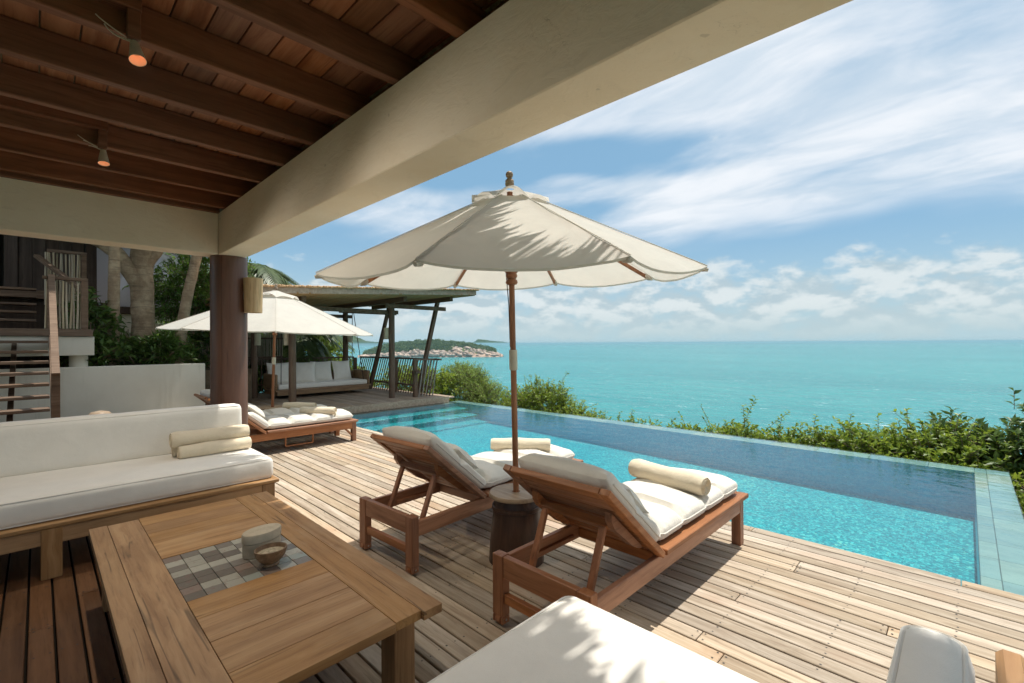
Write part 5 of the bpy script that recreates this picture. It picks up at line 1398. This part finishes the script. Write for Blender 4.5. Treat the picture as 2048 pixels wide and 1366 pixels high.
hed = [(-6.55, 9.2, -1.22, .62, .45, .58, 'low sprig-topped shrub just right of the rounded bush', [(-.2, 0, .7, .1, 0, 1, .3), (.35, 0, .7, -.1, 0, 1, .35)]),
       (-5.75, 9.15, -1.22, .62, .45, .60, 'low shrub left of the sparse one at the middle of the pool edge', [(.1, 0, .7, .1, 0, 1, .4), (-.35, 0, .7, .2, 0, 1, .3)]),
       (-5.05, 9.15, -1.25, .62, .45, .66, 'small sparse shrub peeping over the middle of the pool edge', [(-.3, 0, .95, .1, 0, 1, .45), (.3, 0, .9, -.2, 0, 1, .35), (.6, 0, .9, .2, 0, 1, .35), (-.6, 0, .8, .1, 0, 1, .3)]),
       (-4.0, 9.2, -1.32, .72, .5, .76, 'low shrub with arching vine tips beyond the pool edge', [(.0, 0, 1.1, -.3, 0, 1, .5), (.5, 0, 1.1, -.35, 0, 1, .45)]),
       (-3.05, 9.2, -1.29, .78, .5, .88, 'vine-topped shrub with long stray shoots beyond the pool', [(.0, 0, 1.25, .25, 0, 1, .75), (.3, 0, 1.3, .5, 0, .8, .65), (-.5, 0, 1.2, -.3, 0, 1, .5), (.1, 0, 1.2, -.05, 0, 1, .55)]),
       (-2.1, 9.15, -1.28, .74, .5, .90, 'green hedge shrub right of the vine-topped one', [(.2, 0, 1.25, .1, 0, 1, .45), (-.3, 0, 1.2, .1, 0, 1, .35)]),
       (-1.2, 9.15, -1.22, .75, .5, 1.0, 'green hedge shrub with clustered leaf tips near the pool corner', [(-.2, 0, 1.45, .1, 0, 1, .35), (.2, 0, 1.45, 0, 0, 1, .35), (.5, 0, 1.5, -.1, 0, 1, .3)]),
       (-.35, 9.1, -1.18, .78, .55, 1.08, 'leafy hedge shrub directly behind the pool corner', [(-.3, 0, 1.6, 0, 0, 1, .35), (.2, 0, 1.6, .1, 0, 1, .35)])]
for k, (x, y, z, rx, ry, rz, lab, sp) in enumerate(hed):
    sp = [(a, b_, min(c_, rz * 1.12), d_, e_, f_, l_ + .15) for (a, b_, c_, d_, e_, f_, l_) in sp]
    shrub('hedge_shrub', lab, (x, y, z), [(0, 0, rz * .62, rx, ry, rz * .62), (rx * .5, .1, rz * .5, rx * .7, ry, rz * .5), (-rx * .5, -.1, rz * .45, rx * .7, ry, rz * .5)], M_['leaf_hedge'], (.080, .042), 60 + k, 1000, 10, .34, .55, sp, True, 'hedge shrubs along the infinity edge')
shrub('corner_bush', 'big dark glossy bush at the right edge beyond the pool corner', (.75, 9.3, -1.45), [(0, 0, .95, .8, .6, .85), (-.75, .2, 1.0, .55, .5, .65), (.7, -.2, .95, .8, .7, .85)], M_['leaf_dark'], (.11, .05), 71, 1300, 10, .34, .4, [(-.3, 0, 2.0, 0, 0, 1, .3), (.1, 0, 2.1, .1, 0, 1, .3)])
shrub('corner_bush', 'lighter green bush hanging beside the stone pool ledge at right', (.95, 8.0, -1.2), [(0, 0, .62, .42, .75, .62), (.3, -.8, .4, .42, .6, .5)], M_['leaf_hedge'], (.085, .04), 75, 900, 10, .3, .4)

# ================================================================== AIR
b = MB(); b.box(-43000, 43000, -3500, 43000, -34, 8.5, 1.)
mh = bpy.data.materials.new('haze'); mh.use_nodes = True; g = NT(mh.node_tree); g.n.remove(g.n['Principled BSDF'])
pvn = g.node('ShaderNodeVolumePrincipled'); pvn.inputs['Color'].default_value = (.40, .69, .80, 1); pvn.inputs['Density'].default_value = 1.35e-4; pvn.inputs['Anisotropy'].default_value = .2
g.l.new(pvn.outputs[0], g.n['Material Output'].inputs['Volume'])
o = b.obj('haze', mh); o['kind'] = 'stuff'; o['label'] = 'thin sea haze over the bay'
